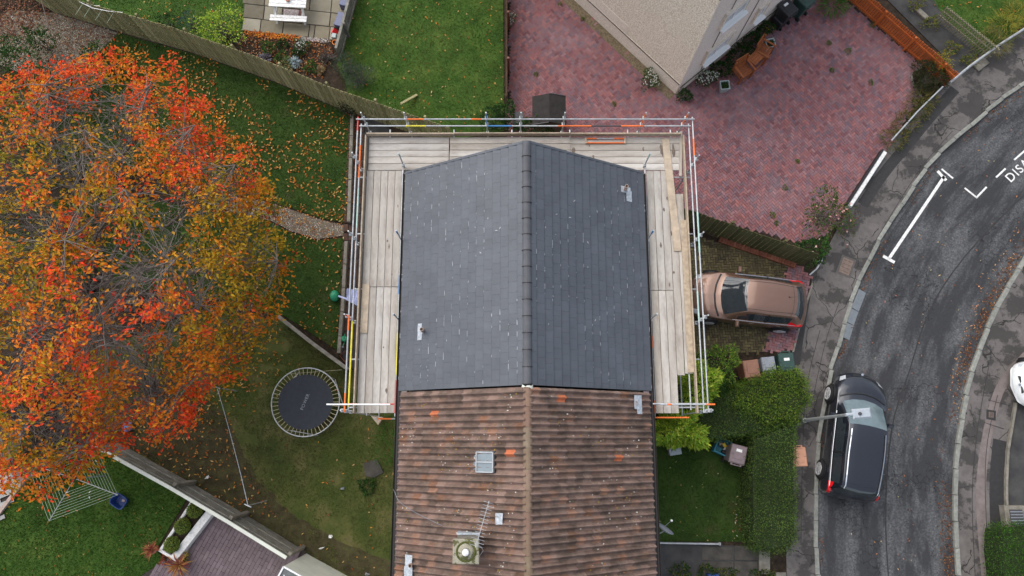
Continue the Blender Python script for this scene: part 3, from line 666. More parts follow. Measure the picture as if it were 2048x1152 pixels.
for side in (-1, 1):
    o, u, v, n, L = slope(side); ga = (L-.19)/NT; ocs = [on_slope(x, y, s) for x, y, s in spec_o if s == side]
    M0 = frame(u, v, n) if u.cross(v).dot(n) > 0 else frame(u, -v, n)
    rows = int((YM-YS)/TW)
    for r_ in range(rows):
        wob = random.gauss(0, .004)
        for i in range(NT):
            c = o+u*((i+.5)*ga+.05)+v*(YM-.06-(r_+.5)*TW+wob)+n*(.028+random.gauss(0, .003)); M = M0 @ Matrix.Rotation(random.gauss(0, .012), 3, 'Z') @ Matrix.Rotation(random.gauss(0, .006), 3, 'Y')
            if any(abs((q-c).dot(u)) < ga/2 and abs((q-c).dot(v)) < TW/2 for q in ocs): sub('roof_tile', po, roofB, c-(roofB.location+hb.location), M=M)['label'] = 'bright orange replacement roof tile'; continue
            items.append((c, M))
pieces(roofB, 'roof_tile', pt, items, 290, 'roof_tiles')
# lichen, moss and mortar crumbs on the old tiles
P = []; C = []
for _ in range(1500):
    side = random.choice((-1, -1, 1)); o, u, v, n, L = slope(side); q = o+u*random.uniform(.3, L-.1)+v*random.uniform(-3.9, 1.2)+n*.085
    if vnoise([q.x+9], [q.y], 1.4)[0] < .56: continue
    P.append(tuple(q)); C.append(random.choice([(.62, .60, .54), (.50, .47, .42), (.42, .20, .06), (.38, .26, .06), (.28, .12, .05), (.17, .16, .06)]))
leaves('lichen_spots', P, .045, .04, np.array(C), 'dead_leaf', roofB, tilt=.2, fold=.05)

# pipes with lead flashing, lead patch, skylight
def vent(parent, px, py, side, pl, plates, label=None):
    o, u, v, n, L = slope(side); c = on_slope(px, py, side); r = parent
    t = bpy.data.objects.new('vent_pipe', None)
    for k, (du, dv, lu, lv) in enumerate(plates):
        b = MB(); g = 5; q = c+u*du+v*dv
        b.add([q+u*(lu*(i/g-.5))+v*(lv*(j/g-.5))+n*(.075+(.05 if parent is roofB else -.03)*0+random.uniform(0, .012)) for i in range(g+1) for j in range(g+1)], [(i*(g+1)+j, (i+1)*(g+1)+j, (i+1)*(g+1)+j+1, i*(g+1)+j+1) if u.cross(v).dot(n) > 0 else (i*(g+1)+j, i*(g+1)+j+1, (i+1)*(g+1)+j+1, (i+1)*(g+1)+j) for i in range(g) for j in range(g)])
        h = .05 if parent is roofB else -.045
        b.v = [tuple(Vector(w_)+n*h) for w_ in b.v]; b.build('lead_flashing', 'lead', parent)
    p = MB(); top = c.z+pl
    p.lathe([(.062, c.z-.1), (.055, top), (.044, top), (.044, top-.12), (0, top-.121)], (c.x, c.y, 0), 12); x = p.build('vent_pipe', 'peach2', parent, smooth=False); return x
MT['peach2'] = plain('peach2', (.40, .30, .25), .7, var=.2)
vent(roofA, 846, 662, -1, .36, [(.07, .0, .22, .16), (.10, -.02, .16, .50)])
vent(roofA, 1250, 380, 1, .36, [(0, 0, .40, .20), (.13, -.18, .22, .36)])
vent(roofB, 1270, 806, 1, .18, [(0, .02, .30, .40), (.05, -.22, .2, .2)])
vent(roofB, 823, 1128, -1, .30, [(0, .05, .26, .42), (.0, -.2, .3, .3)])
o, u, v, n, L = slope(-1); c = on_slope(1003, 1037, -1)
b = MB(); b.add([c+u*(.12*(i-1)+random.gauss(0, .01))+v*(.15*(j-1)+random.gauss(0, .01))+n*(.118+random.uniform(0, .02)) for i in range(3) for j in range(3)], [(i*3+j, i*3+j+1, i*3+j+4, i*3+j+3) for i in range(2) for j in range(2)]).build('lead_patch', 'lead', roofB)
# skylight
c = on_slope(975, 924, -1); M = frame(u, v, n) if u.cross(v).dot(n) > 0 else frame(u, -v, n); M4 = M.to_4x4()
sk = thing('skylight', 'small framed skylight with one glazing bar in the old tiled roof', 'skylight', c); sk.parent = None
fr = MB(); q = Matrix.Translation(c) @ M4
for a, b_ in (((-.27, -.26), (.27, -.26)), ((-.27, .26), (.27, .26)), ((-.27, -.26), (-.27, .26)), ((.27, -.26), (.27, .26)), ((-.27, 0), (.27, 0))):
    fr.beam(q @ Vector((a[0], a[1], .13)), q @ Vector((b_[0], b_[1], .13)), .028, .05, up=n)
fr.build('frame', 'galv', sk)
for s in (-1, 1): MB().box(c+M @ Vector((0, s*.13, .115)), (.52, .235, .012), M=M4).build('pane', 'glass_pale', sk)
MB().box(c+M @ Vector((0, 0, .055)), (.60, .58, .09), M=M4).build('kerb_upstand', 'darkgrey', sk)
MB().add([q @ Vector(w_) for w_ in ((.29, -.2, .10), (.29, .2, .10), (.42, .22, .055), (.42, -.22, .055))], [(0, 1, 2, 3), (3, 2, 1, 0)]).build('apron', 'lead', sk)
# chimney
cx, cy = G(932, 1103, 7.95).x, G(932, 1103, 7.95).y
ch = thing('chimney', 'short rendered chimney stack with mossy capping slab and one pot', 'chimney', (cx, cy, 6.2))
MB().box((cx, cy, 7.05), (.56, .52, 1.7)).build('stack', 'concrete', ch)
MT['cap'] = mat('cap', [(.3, (.24, .22, .16)), (.7, (.42, .40, .32))], 10, .95, .5, 50, cols2=[(.5, (0, 0, 0)), (.56, (.9, .9, .9))], scale2=5, mask=(.075, .075, .02))
MB().box((cx, cy, 7.94), (.66, .60, .09), ch=.02).build('capping_slab', 'cap', ch)
MB().lathe([(.21, 7.985), (.17, 8.04), (.10, 8.06), (.10, 8.03)], (cx, cy, 0), 16).build('flaunching', 'cap', ch)
MB().lathe([(.092, 8.03), (.085, 8.16), (.07, 8.18), (0, 8.185)], (cx, cy, 0), 16).build('pot', 'white', ch, smooth=True)
MB().lathe([(.20, 7.995), (.235, 8.012), (.255, 7.99)], (cx, cy, 0), 20).build('moss_ring', plain('moss', (.075, .085, .018), .95, var=.4, scale=20), ch)
MT['moss'] = bpy.data.materials['moss']
for s in (-1, 1):
    MB().box((cx, cy+s*.30, 6.72), (.62, .05, .5)).build('lead_flashing', 'lead', ch)
# television aerial
a0 = Vector((cx+.31, cy+.33, 0)); ae = thing('television_aerial', 'slim television aerial with many crossbars on the chimney', 'aerial', (a0.x, a0.y, 7.0))
MB().tube([(a0.x, a0.y, 6.9), (a0.x, a0.y, 8.95)], .016, 8).build('mast', 'galv', ae)
p0 = G(955, 1084, 8.9); p1 = G(978, 1002, 8.9); p0 = Vector((a0.x, a0.y, 8.9))+(p0-p1).normalized()*.1; d = (p1-p0); l = d.length; d.normalize(); s_ = Vector((-d.y, d.x, 0))
MB().beam(p0, p0+d*l, .014, .014).build('boom', 'galv', ae)
for i in range(14):
    q = p0+d*(l*(.03+i*.072)); hl = .17 if i < 3 else .125
    MB().tube([q-s_*hl+Vector((0, 0, .015)), q+s_*hl+Vector((0, 0, .015))], .0055, 5).build('crossbar', 'galv', ae)
MB().tube([(a0.x, a0.y, 8.7), (a0.x-.06, a0.y-.1, 8.35), (cx+.36, cy+.1, 7.8), (cx+.4, cy-.1, 7.1), (cx+.2, cy-.38, 7.05), (cx-.2, cy-.36, 6.9)], .006, 5).build('cable', 'white', ae)
pts = [on_slope(x, y, -1)+Vector((0, 0, .15)) for x, y in ((885, 1050), (860, 1038), (825, 1020), (800, 1002), (792, 985))]
cb = MB().tube(smooth_line(pts)+[Vector((XE0-.12, pts[-1].y+.1, ZE-.1)), Vector((XE0-.1, pts[-1].y+.1, 3))], .007, 5).build('roof_cable', 'greybin'); tag(cb, 'thin pale cable running down the old tiles to the gutter', 'cable')
# satellite dish on the front wall of the old-roofed house
sp = G(1333, 1062, 3.9); t = thing('satellite_dish', 'grey satellite dish on the wall above the front path', 'satellite dish', (XW1+.02, sp.y, 3.9))
Md = Matrix.Translation((sp.x-.08, sp.y, 3.9)) @ Matrix.Rotation(R(58), 4, 'Z') @ Matrix.Rotation(R(78), 4, 'Y')
MB().lathe([(0, .0), (.12, .012), (.22, .045), (.29, .085), (.285, .095), (.21, .055), (.0, .012)], n=20, M=Md).build('dish', 'greybin', t, smooth=True)
c0 = Md @ Vector((0, 0, 0)); fd = Md @ Vector((-.12, 0, .42))
MB().tube([(XW1, sp.y-.15, 3.75), (sp.x-.2, sp.y-.1, 3.75), c0], .02, 6).build('bracket', 'galv', t)
MB().tube([Md @ Vector((.25, 0, .06)), fd], .012, 6).build('feed_arm', 'galv', t); MB().lathe([(.03, -.05), (.035, .03), (0, .05)], fd, 8).build('receiver', 'white', t)

# ------------------------------------------------------------------ scaffold
ZD = 4.86
sc = thing('scaffold', 'tube and board scaffold wrapped round three sides of the slate-roofed house', 'scaffold', (XR, 5, 0))
def board(x0, y0, x1, y1, w_, z=ZD, m='wood_board', name='board', parent=sc, th=.038):
    a, b = Vector((x0, y0, z-th/2)), Vector((x1, y1, z-th/2)); q = (b-a); l = q.length; me = MB().box((0, 0, 0), (l-.012, w_-.012, th), ch=.005).mesh('board', m)
    L = Vector((0, 0, 0)); p = parent
    while p: L += p.location; p = p.parent
    o = sub(name, me, parent, (a+b)/2-L+Vector((0, 0, random.uniform(-.004, .004))), math.atan2(q.y, q.x)+random.gauss(0, .0012)); return o
YT0, YT1 = 8.52, 9.66; ye = .76
bw = .229
for i in range(5):
    x = -4.69+bw*(i+.5)
    for a, b_ in ((ye+.002*i, 4.66), (4.665, YT0-.01)): board(x, a, x, b_, bw)
for i in range(5):
    x = 4.34+.234*(i+.5)
    for a, b_ in (((ye, 4.55), (4.555, YT0-.01)) if i < 3 else ((1.95 if i == 4 else 1.9, YT0-.8), )): board(x, a, x, b_, .234)
for i in range(5):
    y = YT0+.228*(i+.5)
    for a, b_ in ((-4.66, -2.05), (-2.045, 1.85), (1.855, 5.48)):
        if a == -2.045: board(a+.02, y, b_+.05, y, .228, ZD+.02, 'wood_board')
        else: board(a, y, b_, y, .228)
# toe boards
for a, b_ in (((-4.745, ye), (-4.745, 4.6)), ((-4.745, 4.61), (-4.745, YT1)), ((5.56, ye), (5.56, 4.2)), ((5.56, 4.21), (5.56, YT1)), ((-4.72, YT1+.05), (-1.9, YT1+.05)), ((-1.89, YT1+.06), (1.9, YT1+.06)), ((1.91, YT1+.05), (5.5, YT1+.05))):
    me = MB().beam(Vector((*a, ZD+.10)), Vector((*b_, ZD+.10)), .038, .22).build('toe_board', 'wood_toe', sc)
def tube(a, b_, r=.0235, m='galv', name='tube'): return MB().tube([a, b_], r, 8).build(name, m, sc)
def band(a, b_, t0, t1, m, r=.0255):
    a, b_ = Vector(a), Vector(b_); MB().tube([a.lerp(b_, t0), a.lerp(b_, t1)], r, 8, caps=True).build('paint_band', m, sc)
ZU, ZL = 5.86, 5.36
coup = MB().box((0, 0, 0), (.09, .11, .09), ch=.02).mesh('coupler', 'galv')
def coupler(p, rz=0): sub('coupler', coup, sc, Vector(p)-sc.location, rz)
xl, xr, yt = -4.83, 5.66, YT1+.14
rails = {}
for z, k in ((ZU, 'u'), (ZL, 'l')):
    for nm, a, b_ in (('L', (xl, ye-.0, z), (xl, yt+.1, z)), ('R', (xr, ye, z), (xr, yt+.1, z)), ('T', (xl-.05, yt, z+.06), (xr+.05, yt, z+.06))):
        tube(a, b_, name='guard_rail'); rails[nm+k] = (a, b_)
band(*rails['Lu'], .0, .06, 'orange'); band(*rails['Lu'], .26, .31, 'orange'); band(*rails['Lu'], .95, 1, 'red'); band(*rails['Ll'], .02, .30, 'yellow'); band(*rails['Ll'], .62, .76, 'teal'); band(*rails['Ll'], .80, .92, 'orange')
band(*rails['Tu'], .15, .20, 'orange'); band(*rails['Tu'], .34, .37, 'orange'); band(*rails['Tl'], .14, .20, 'yellow'); band(*rails['Tl'], .385, .46, 'blue'); band(*rails['Tl'], .60, .70, 'orange'); band(*rails['Tl'], .70, .79, 'darkgrey'); band(*rails['Tl'], .79, .86, 'orange')
band(*rails['Ru'], .86, .92, 'orange'); band(*rails['Ru'], .52, .66, 'teal'); band(*rails['Rl'], .3, .4, 'teal')
def standard(x, y, top=6.2, bandm=None):
    tube((x, y, -.03), (x, y, top), name='standard')
    for z in (ZU, ZL+.03, ZD-.12): coupler((x, y+.0, z))
    if bandm: band((x, y, 0), (x, y, top), .86, .985, bandm)
for px, py, m in ((706, 462, None), (697, 628, 'red'), (720, 305, None)): standard(xl-.06, G(px, py, 6.2).y, 6.2, m)
for px, py, m in ((1393, 464, None), (1404, 630, None), (1378, 310, None)): standard(xr+.06, G(px, py, 6.2).y, 6.2, m)
for x, m in ((722, None), (808, None), (972, 'blue'), (1042, None), (1130, None), (1292, 'orange'), (1377, 'orange')): standard(G(x, 228, 6.2).x, yt+.07, 6.25, m)
standard(xl-.06, ye+.05, 6.1); standard(xr+.06, ye+.05, 6.1)
xi, xj = -3.49, 4.26                                     # inner ledgers and standards by the gutters
for x, sg in ((xi, -1), (xj, 1)):
    tube((x, ye-.1, ZD+.22), (x, YN+.15, ZD+.22), name='ledger'); tube((x, ye-.1, ZD-.1), (x, YN+.15, ZD-.1), name='ledger')
    for py in (305, 460, 627): 
        y = G(800, py, 6.1).y; tube((x, y, -.03), (x, y, 6.05), name='standard'); coupler((x, y, ZD+.2)); MB().tube([(x, y, 5.75), (x, y, 6.04)], .028, 8).build('paint_band', {305: 'teal', 460: 'blue', 627: 'zinc'}[py], sc)
band((xi, ye, ZD+.22), (xi, YN, ZD+.22), .15, .32, 'yellow'); band((xi, ye, ZD+.22), (xi, YN, ZD+.22), .0, .13, 'red'); band((xi, ye, ZD+.22), (xi, YN, ZD+.22), .48, .56, 'blue'); band((xj, ye, ZD+.22), (xj, YN, ZD+.22), .0, .05, 'orange'); band((xj, ye, ZD+.22), (xj, YN, ZD+.22), .26, .31, 'orange')
for x0, x1 in ((xl-.1, xi+.15), (xj-.15, xr+.1)):        # transoms under the boards, end guard rails
    for y in (ye+.18, 2.4, 4.6, 6.4, 8.3): tube((x0, y, ZD-.07), (x1, y, ZD-.07), name='transom')
for x in (-4.0, -1.9, 0, 1.9, 3.8, 5.2): tube((x, YT0-.15, ZD-.07), (x, yt+.15, ZD-.07), name='transom')
for z in (2.6, .35):
    for a, b_ in (((xl, ye, z), (xl, yt, z)), ((xr, ye, z), (xr, yt, z)), ((xl, yt, z+.06), (xr, yt, z+.06))): tube(a, b_, name='ledger')
yb = ye+.22
tube((G(653, 807, 5.9).x, yb, 5.90), (xi-.02, yb, 5.90), name='guard_rail', m='white'); tube((xl-.05, yb+.03, 5.40), (xi, yb+.03, 5.40), name='guard_rail'); band((xl, yb+.03, 5.4), (xi, yb+.03, 5.4), 0, .2, 'orange'); band((xl, yb+.03, 5.4), (xi, yb+.03, 5.4), .7, 1, 'red')
tube((xj, yb, 5.90), (G(1430, 809, 5.9).x, yb, 5.90), name='guard_rail'); band((xj, yb, 5.9), (G(1430, 809, 5.9).x, yb, 5.9), .84, 1, 'orange'); band((xj, yb, 5.9), (6, yb, 5.9), .12, .2, 'orange')
tube((xj-.1, yb+.04, 5.40), (xr+.1, yb+.04, 5.40), name='guard_rail'); tube((xj-.15, ye-.12, ZD-.1), (5.35, ye-.12, ZD-.1), name='transom', m='orange'); tube((-4.2, ye-.15, ZD-.3), (XE0, ye-.15, ZD-.3), name='transom'); band((-4.2, ye-.15, ZD-.3), (XE0, ye-.15, ZD-.3), .1, .6, 'orange')
tube((5.42, ye+.1, ZD-.07), (5.42, 2.2, ZD-.07), name='tube')
# things lying on the boards
def loose(name, label, a, b_, w_, m, h, cat='board', grp='loose boards on the scaffold'):
    A, B = G(*a, h), G(*b_, h); q = B-A; t = MB().box((0, 0, 0), (q.length, w_, .04), ch=.006).mesh(name, m)
    o = link(bpy.data.objects.new(name, t)); o.location = ((A.x+B.x)/2, (A.y+B.y)/2, h-.02); o.rotation_euler = (0, 0, math.atan2(q.y, q.x)); tag(o, label, cat, grp); return o
loose('scaffold_board', 'long fresh timber board lying along the right-hand scaffold walkway', (1331, 277), (1356, 502), .235, 'wood_fresh', ZD+.045)
loose('scaffold_board', 'short thick board lying on the left-hand scaffold walkway', (732, 568), (727, 666), .225, 'wood_fresh', ZD+.045)
loose('scaffold_board', 'long pale plank along the right outer edge of the scaffold', (1367, 440), (1383, 745), .20, 'wood_toe', ZD+.045)
loose('scaffold_board', 'weathered plank lying askew in the top right scaffold corner', (1362, 262), (1361, 352), .09, 'wood_board', ZD+.05)
a = G(1211, 281, ZD+.06); t = thing('scaffold_gate', 'small orange and white scaffold gate lying on the top boards', 'gate', (a.x, a.y, ZD+.004)); hw = 1.27/2
for s in (-1, 1):
    MB().tube([(-hw, s*.075, .035), (hw, s*.075, .035)], .024, 8).build('rail', 'orange' if s < 0 else 'galv', t, world=False); MB().box((s*hw, 0, .035), (.05, .21, .07), ch=.01).build('end_bracket', 'wood_toe', t, world=False)
    MB().tube([(s*hw*.98, .075, .036), (s*hw*.45, .075, .036)], .0255, 8).build('paint_band', 'orange', t, world=False)
# damp stains round boards
def stain(px, rx, ry):
    c = G(*px, ZD); n = 14; b = MB(); b.add([(c.x+math.cos(6.283*i/n)*rx*random.uniform(.6, 1.25), c.y+math.sin(6.283*i/n)*ry*random.uniform(.6, 1.25), ZD+.0075+random.random()*.001) for i in range(n)], [tuple(range(n))]); b.build('water_stain', 'wet_stain', sc)
for _ in range(16):
    stain(random.choice([(random.uniform(740, 798), random.uniform(360, 800)), (random.uniform(1312, 1350), random.uniform(380, 700)), (random.uniform(1160, 1310), random.uniform(285, 330))]), random.uniform(.015, .035), random.uniform(.03, .11))
stain((1324, 300), .07, .22); stain((1347, 303), .06, .25); stain((902, 310), .06, .3); stain((1147, 305), .06, .2)

# ------------------------------------------------------------------ fences and walls
def arc_pts(pts, step):
    return polyline([Vector((p[0], p[1], 0)) for p in pts], step)
def fence(label, pts, h, pw, gap, m, cat='fence', name='fence', rails=(.3, 1.5), posts=2.0, side=1, th=.018, jag=.02, flat_top=False, pm=None, railside=-1, z0=0.0, cap=False, skip=None):
    """upright boards along a line; side = which side of the line the boards are nailed on"""
    a = Vector((*pts[0][:2], 0)); t = thing(name, label, cat, (a.x, a.y, z0)); pm = pm or m
    vs_ = [MB().box((0, 0, hh/2), (pw, th, hh), ch=.004).mesh('plank', m) for hh in (h, h-jag, h+jag*.6)]
    for k, (p, d) in enumerate(arc_pts(pts, pw+gap)):
        if skip and skip(p): continue
        n = Vector((-d.y, d.x, 0))*side; q = p+d*(pw/2)+n*.03-a
        sub('plank', random.choice(vs_), t, Vector((q.x, q.y, random.uniform(-.01, .012))), math.atan2(d.y, d.x)+random.gauss(0, .01))
    for s, e in zip(pts, pts[1:]):
        s, e = Vector((*s[:2], 0)), Vector((*e[:2], 0)); d = (e-s).normalized(); n = Vector((-d.y, d.x, 0))*side*railside
        for z in rails: MB().beam(s+n*.012*0+Vector((0, 0, z0+z))+n*(.0 if railside < 0 else .07), e+Vector((0, 0, z0+z))+n*(.0 if railside < 0 else .07), .035, .075).build('rail', pm, t)
        if cap: MB().beam(s+Vector((0, 0, z0+h+.015)), e+Vector((0, 0, z0+h+.015)), .10, .03).build('cap_rail', pm, t)
    for p, d in arc_pts(pts, posts):
        n = Vector((-d.y, d.x, 0))*side; MB().box((p.x-n.x*.06, p.y-n.y*.06, z0+h*.5+.02), (.09, .09, h+.08), math.atan2(d.y, d.x), ch=.01).build('post', pm, t)
    return t
fence('long weathered greenish board fence crossing the top left gardens', poly([(60, -8), (110, 23), (233, 60), (384, 103), (547, 160), (684, 217), (860, 277), (905, 292)]), 1.86, .138, .040, 'fence', rails=(.3, 1.0, 1.6), side=-1)
fence('mossy green board fence between the red driveway and the parked brown car', poly([(1340, 440), (1390, 456), (1490, 492), (1594, 527)]), 1.72, .150, .026, 'fence_moss', rails=(.3, 1.4), side=-1)
fence('narrow slatted fence beside the stone patio', poly([(718, -12), (683, 122)]), .98, .07, .035, 'fence_grey', rails=(.2, .88), side=-1, cap=True)
fence('low brown board fence between the lawn and the red driveway', poly([(1014, -30), (1014, 215)]), 1.15, .12, .01, 'fence_moss', rails=(.3, 1.0), side=-1, pm='copper')
of = [(1640, -50), (1695, 0), (1846, 133), (1888, 172)]
fence('bright orange stained picket fence and gate by the red driveway', poly(of), .95, .085, .022, 'fence_orange', rails=(.15, .72), posts=1.55, side=1, railside=-1)
a, b = G(1655, -37), G(1733, 33); t0 = [o for o in COL.objects if o.get('label', '').startswith('bright orange')][0]
MB().beam(Vector((a.x, a.y, .16))+Vector((-.03, -.04, 0)), Vector((b.x, b.y, .72))+Vector((-.03, -.04, 0)), .03, .07).build('gate_brace', 'fence_orange', t0)
# pale trellis
tp = [G(1868, 38), G(1972, 122)]; t = thing('trellis_fence', 'low pale slatted trellis fence beside the verge lawn', 'fence', tp[0]); d = (tp[1]-tp[0]); l = d.length; d.normalize(); n_ = Vector((-d.y, d.x, 0))
for i in range(int(l/.115)): 
    p = tp[0]+d*(i*.115+.04); MB().box((p.x, p.y, .46), (.05, .022, .90), math.atan2(d.y, d.x)).build('slat', 'trellis', t)
for z in (.28, .55, .80): MB().beam(tp[0]+n_*.03+Vector((0, 0, z)), tp[1]+n_*.03+Vector((0, 0, z)), .03, .05).build('rail', 'trellis', t)
# tall board fence at lower left with buttress posts
bp = [G(236, 886), G(387, 969), G(493, 1031), G(604, 1099)]
t = thing('fence', 'tall grey horizontal board fence with white capping beside the brown deck', 'fence', bp[1])
for s, e in zip(bp, bp[1:]):
    d = (e-s).normalized(); n_ = Vector((-d.y, d.x, 0)); n_ = n_ if n_.y > 0 else -n_
    for i in range(5):
        o = MB().beam(s+d*.02+Vector((0, 0, .18+i*.355))+n_*(.02*(i % 2)), e-d*.02+Vector((0, 0, .18+i*.355))+n_*(.02*(i % 2)), .03, .315).build('plank', 'fence_grey', t)
    MB().beam(s+Vector((0, 0, 1.82)), e+Vector((0, 0, 1.82)), .11, .05).build('capping', 'render_white', t)
    for q in (e, ):
        MB().box(q+n_*.10+Vector((0, 0, .82)), (.13, .13, 1.64), math.atan2(d.y, d.x), ch=.02).build('post', 'concrete', t)
# low timber wall by the trampoline
bp = [G(567, 638), G(633, 690), G(704, 742)]
t = thing('garden_wall', 'low pale timber edging wall between the side lawn and trampoline lawn', 'garden wall', bp[0])
for s, e in zip(bp, bp[1:]):
    d = (e-s).normalized(); l = (e-s).length
    for i in range(3): MB().beam(s+d*.01+Vector((0, 0, .12+i*.21)), e-d*.01+Vector((0, 0, .12+i*.21)), .05, .20).build('plank', 'fence_grey', t)
    MB().beam(s+Vector((0, 0, .665)), e+Vector((0, 0, .665)), .13, .05).build('capping', 'concrete', t)
# concrete edging by the house path
for lab, pts in (('upper length of grey concrete edging wall beside the back lawn', [(704, 228), (697, 443)]), ('lower length of grey concrete edging wall beside the side lawn', [(692, 482), (686, 590), (677, 706)])):
    P = poly(pts, .25); t = thing('edging_wall', lab, 'garden wall', (P[0].x, P[0].y, 0))
    for q, d in polyline(P, .92):
        e = q+d*.9
        if (e-P[0]).length > sum((b_-a_).length for a_, b_ in zip(P, P[1:]))+.1: e = P[-1]
        MB().beam(Vector((q.x, q.y, .12)), Vector((e.x, e.y, .12)), .13, .26, ch=.012).build('edging_block', 'concrete', t)
pth = poly([(706, 225), (760, 225), (830, 340), (830, 740), (700, 740), (679, 705), (694, 480), (698, 445)]); sp_ = flat('side_path', pth, .0, 'tarmac_dark')
pb = []
for i in range(26):
    for j in range(3):
        p = G(703+j*11-i*.9, 240+i*18, 0); pb.append(((p.x, p.y, .02), Matrix.Rotation(random.gauss(0, .03), 3, 'Z')))
pieces(sp_, 'paving_brick', MB().box((0, 0, -.01), (.19, .30, .05), ch=.006).mesh('paving_brick', 'copper2' if 'copper2' in MT else 'concrete'), pb)
litter('brown leaves filling the side path by the scaffold', [(704, 228), (722, 228), (716, 340), (704, 440)], 320, [(.22, .09, .04), (.34, .15, .05), (.14, .06, .035)])
# brick edging at the foot of the mossy fence
t = thing('brick_edging', 'row of red edging bricks at the foot of the mossy fence', 'brick edging', G(1450, 484)); A, B = G(1440, 481), G(1592, 533)
for q, d in polyline([A, B], .113): sub('brick', MB().box((0, 0, .06), (.105, .215, .13), ch=.01).mesh('brick', 'terracotta2' if 'terracotta2' in MT else 'terracotta'), t, Vector((q.x, q.y, 0))-t.location, math.atan2(d.y, d.x)+random.gauss(0, .02))
# white painted wall and rails along the footpath
A, B = G(1771, 303, .3), G(1700, 412, .3); t = thing('front_wall', 'low white painted wall along the footpath edge of the red driveway', 'wall', (A.x, A.y, 0))
d = (B-A).normalized(); n_ = Vector((-d.y, d.x, 0))
MB().beam(Vector((A.x, A.y, .14)), Vector((B.x, B.y, .14)), .16, .34, ch=.015).build('wall_body', 'paint_white', t); MB().beam(Vector((A.x, A.y, .14))-n_*.12, Vector((B.x, B.y, .14))-n_*.12, .07, .40).build('backing_board', 'black', t)
def rail(label, px, h, name='rail_fence', posts=1.4, m='galv', r=.03):
    P = poly(px, h); t = thing(name, label, 'railing', (P[0].x, P[0].y, 0)); MB().tube(P, r, 8).build('top_rail', m, t)
    for q, d in polyline(P, posts): MB().tube([(q.x, q.y, -.02), (q.x, q.y, h)], r*.8, 8).build('post', m, t)
rail('thin grey metal rail beside the dried verge plants on the footpath', [(1886, 173), (1836, 222), (1783, 281)], .45)
rail('thick pale metal rail along the footpath at the top right', [(2075, 40), (2048, 58), (1995, 92), (1939, 133), (1900, 165)], .55, r=.05)
rail('short bent metal rail at the corner of the brown car drive', [(1646, 517), (1634, 537), (1619, 550)], .5)
# concrete slabs by the gate path
flat('garden_path', poly([(1745, -30), (1850, -30), (1885, 30), (1975, 122), (1935, 150), (1905, 145), (1880, 105)]), .004, 'tarmac_dark')
for q, lab in (((1845, 27), 'pale concrete block at the top end of the trellis'), ((1962, 125), 'pale concrete slab at the footpath end of the garden path')):
    p = G(*q, .1); t = MB().box((p.x, p.y, .05), (.22, .62, .14) if q[0] < 1900 else (.62, .45, .06), R(40) if q[0] < 1900 else R(38), ch=.02).build('concrete_block', 'concrete'); tag(t, lab, 'block')
# front path, edging and step at the bottom
fp = flat('front_path', poly([(1296, 1088), (1520, 1092), (1518, 1200), (1296, 1200)]), .0, 'tarmac_dark')
MT['slab_dark'] = mat('slab_dark', [(.3, (.05, .047, .042)), (.7, (.10, .092, .08))], 3, .9, .4, 60, rval=.2)
for i, (x0, x1, y0, y1) in enumerate(((1404, 1466, 1094, 1120), (1469, 1515, 1092, 1120), (1404, 1466, 1123, 1160), (1469, 1515, 1123, 1160))):
    q = poly([(x0, y0), (x1, y0), (x1, y1), (x0, y1)]); MB().prism(q, -.02, .02).build('paving_slab', 'slab_dark', fp)
A, B = G(1312, 1086, .15), G(1440, 1088, .15); t = thing('path_edging', 'pale metal edging strip between front lawn and dark path', 'edging', (A.x, A.y, 0)); MB().beam(Vector((A.x, A.y, .08)), Vector((B.x, B.y, .08)), .05, .18).build('strip', 'galv', t); MB().box((B.x, B.y, .07), (.05, .09, .2)).build('end_peg', 'galv', t)
for i, (x0, y0, x1, y1, m) in enumerate(((1518, 1096, 1540, 1148, 'concrete'), (1552, 1145, 1572, 1160, 'concrete'))):
    q = poly([(x0, y0), (x1, y0), (x1, y1), (x0, y1)], .06); o = MB().prism(q, -.02, .07).build('kerb_slab', m); tag(o, ['pale concrete slab at the end of the front path', 'small concrete block at the bottom of the hedge'][i], 'slab')

# ------------------------------------------------------------------ pebble-dashed house
MT['glass_painted_sky'] = plain('glass_painted_sky', (.42, .41, .40), .12, spec=.8, var=.1, bump=0)  # pale sky reflection put into the colour of the window panes
t = thing('pebbledash_house', 'tan pebble-dashed house corner with white windows over the red driveway', 'house', hA); Z2 = 6.3
e1, e2 = (hA2-hA).normalized(), (hA3-hA).normalized(); far = hA2+(hA3-hA)
def wallface(name, A, B, z0, z1, th, m, nrm):
    b = MB(); A, B = Vector(A), Vector(B); V = []
    for z in (z0, z1): V += [A+Vector((0, 0, z)), B+Vector((0, 0, z)), B+Vector((0, 0, z))-nrm*th, A+Vector((0, 0, z))-nrm*th]
    return b.add(V, [(3, 2, 1, 0), (4, 5, 6, 7), (0, 1, 5, 4), (1, 2, 6, 5), (2, 3, 7, 6), (3, 0, 4, 7)]).build(name, m, t)
n1 = Vector((-e1.y, e1.x, 0)); n1 = n1 if n1.dot(hA3-hA) < 0 else -n1; n2 = Vector((-e2.y, e2.x, 0)); n2 = n2 if n2.dot(hA2-hA) < 0 else -n2
wallface('wall', hA, hA2, 0, Z2, .25, 'pebbledash', n1); wallface('wall', hA+e2*.003, hA3, 0, Z2, .25, 'render_pink', n2)
wallface('plinth', hA-n1*.0+n1*.045-e2*0, hA2+n1*.045, 0, .78, .044, 'plinth', n1); wallface('plinth', hA+n2*.045, hA3+n2*.045, 0, .55, .044, 'plinth', n2)
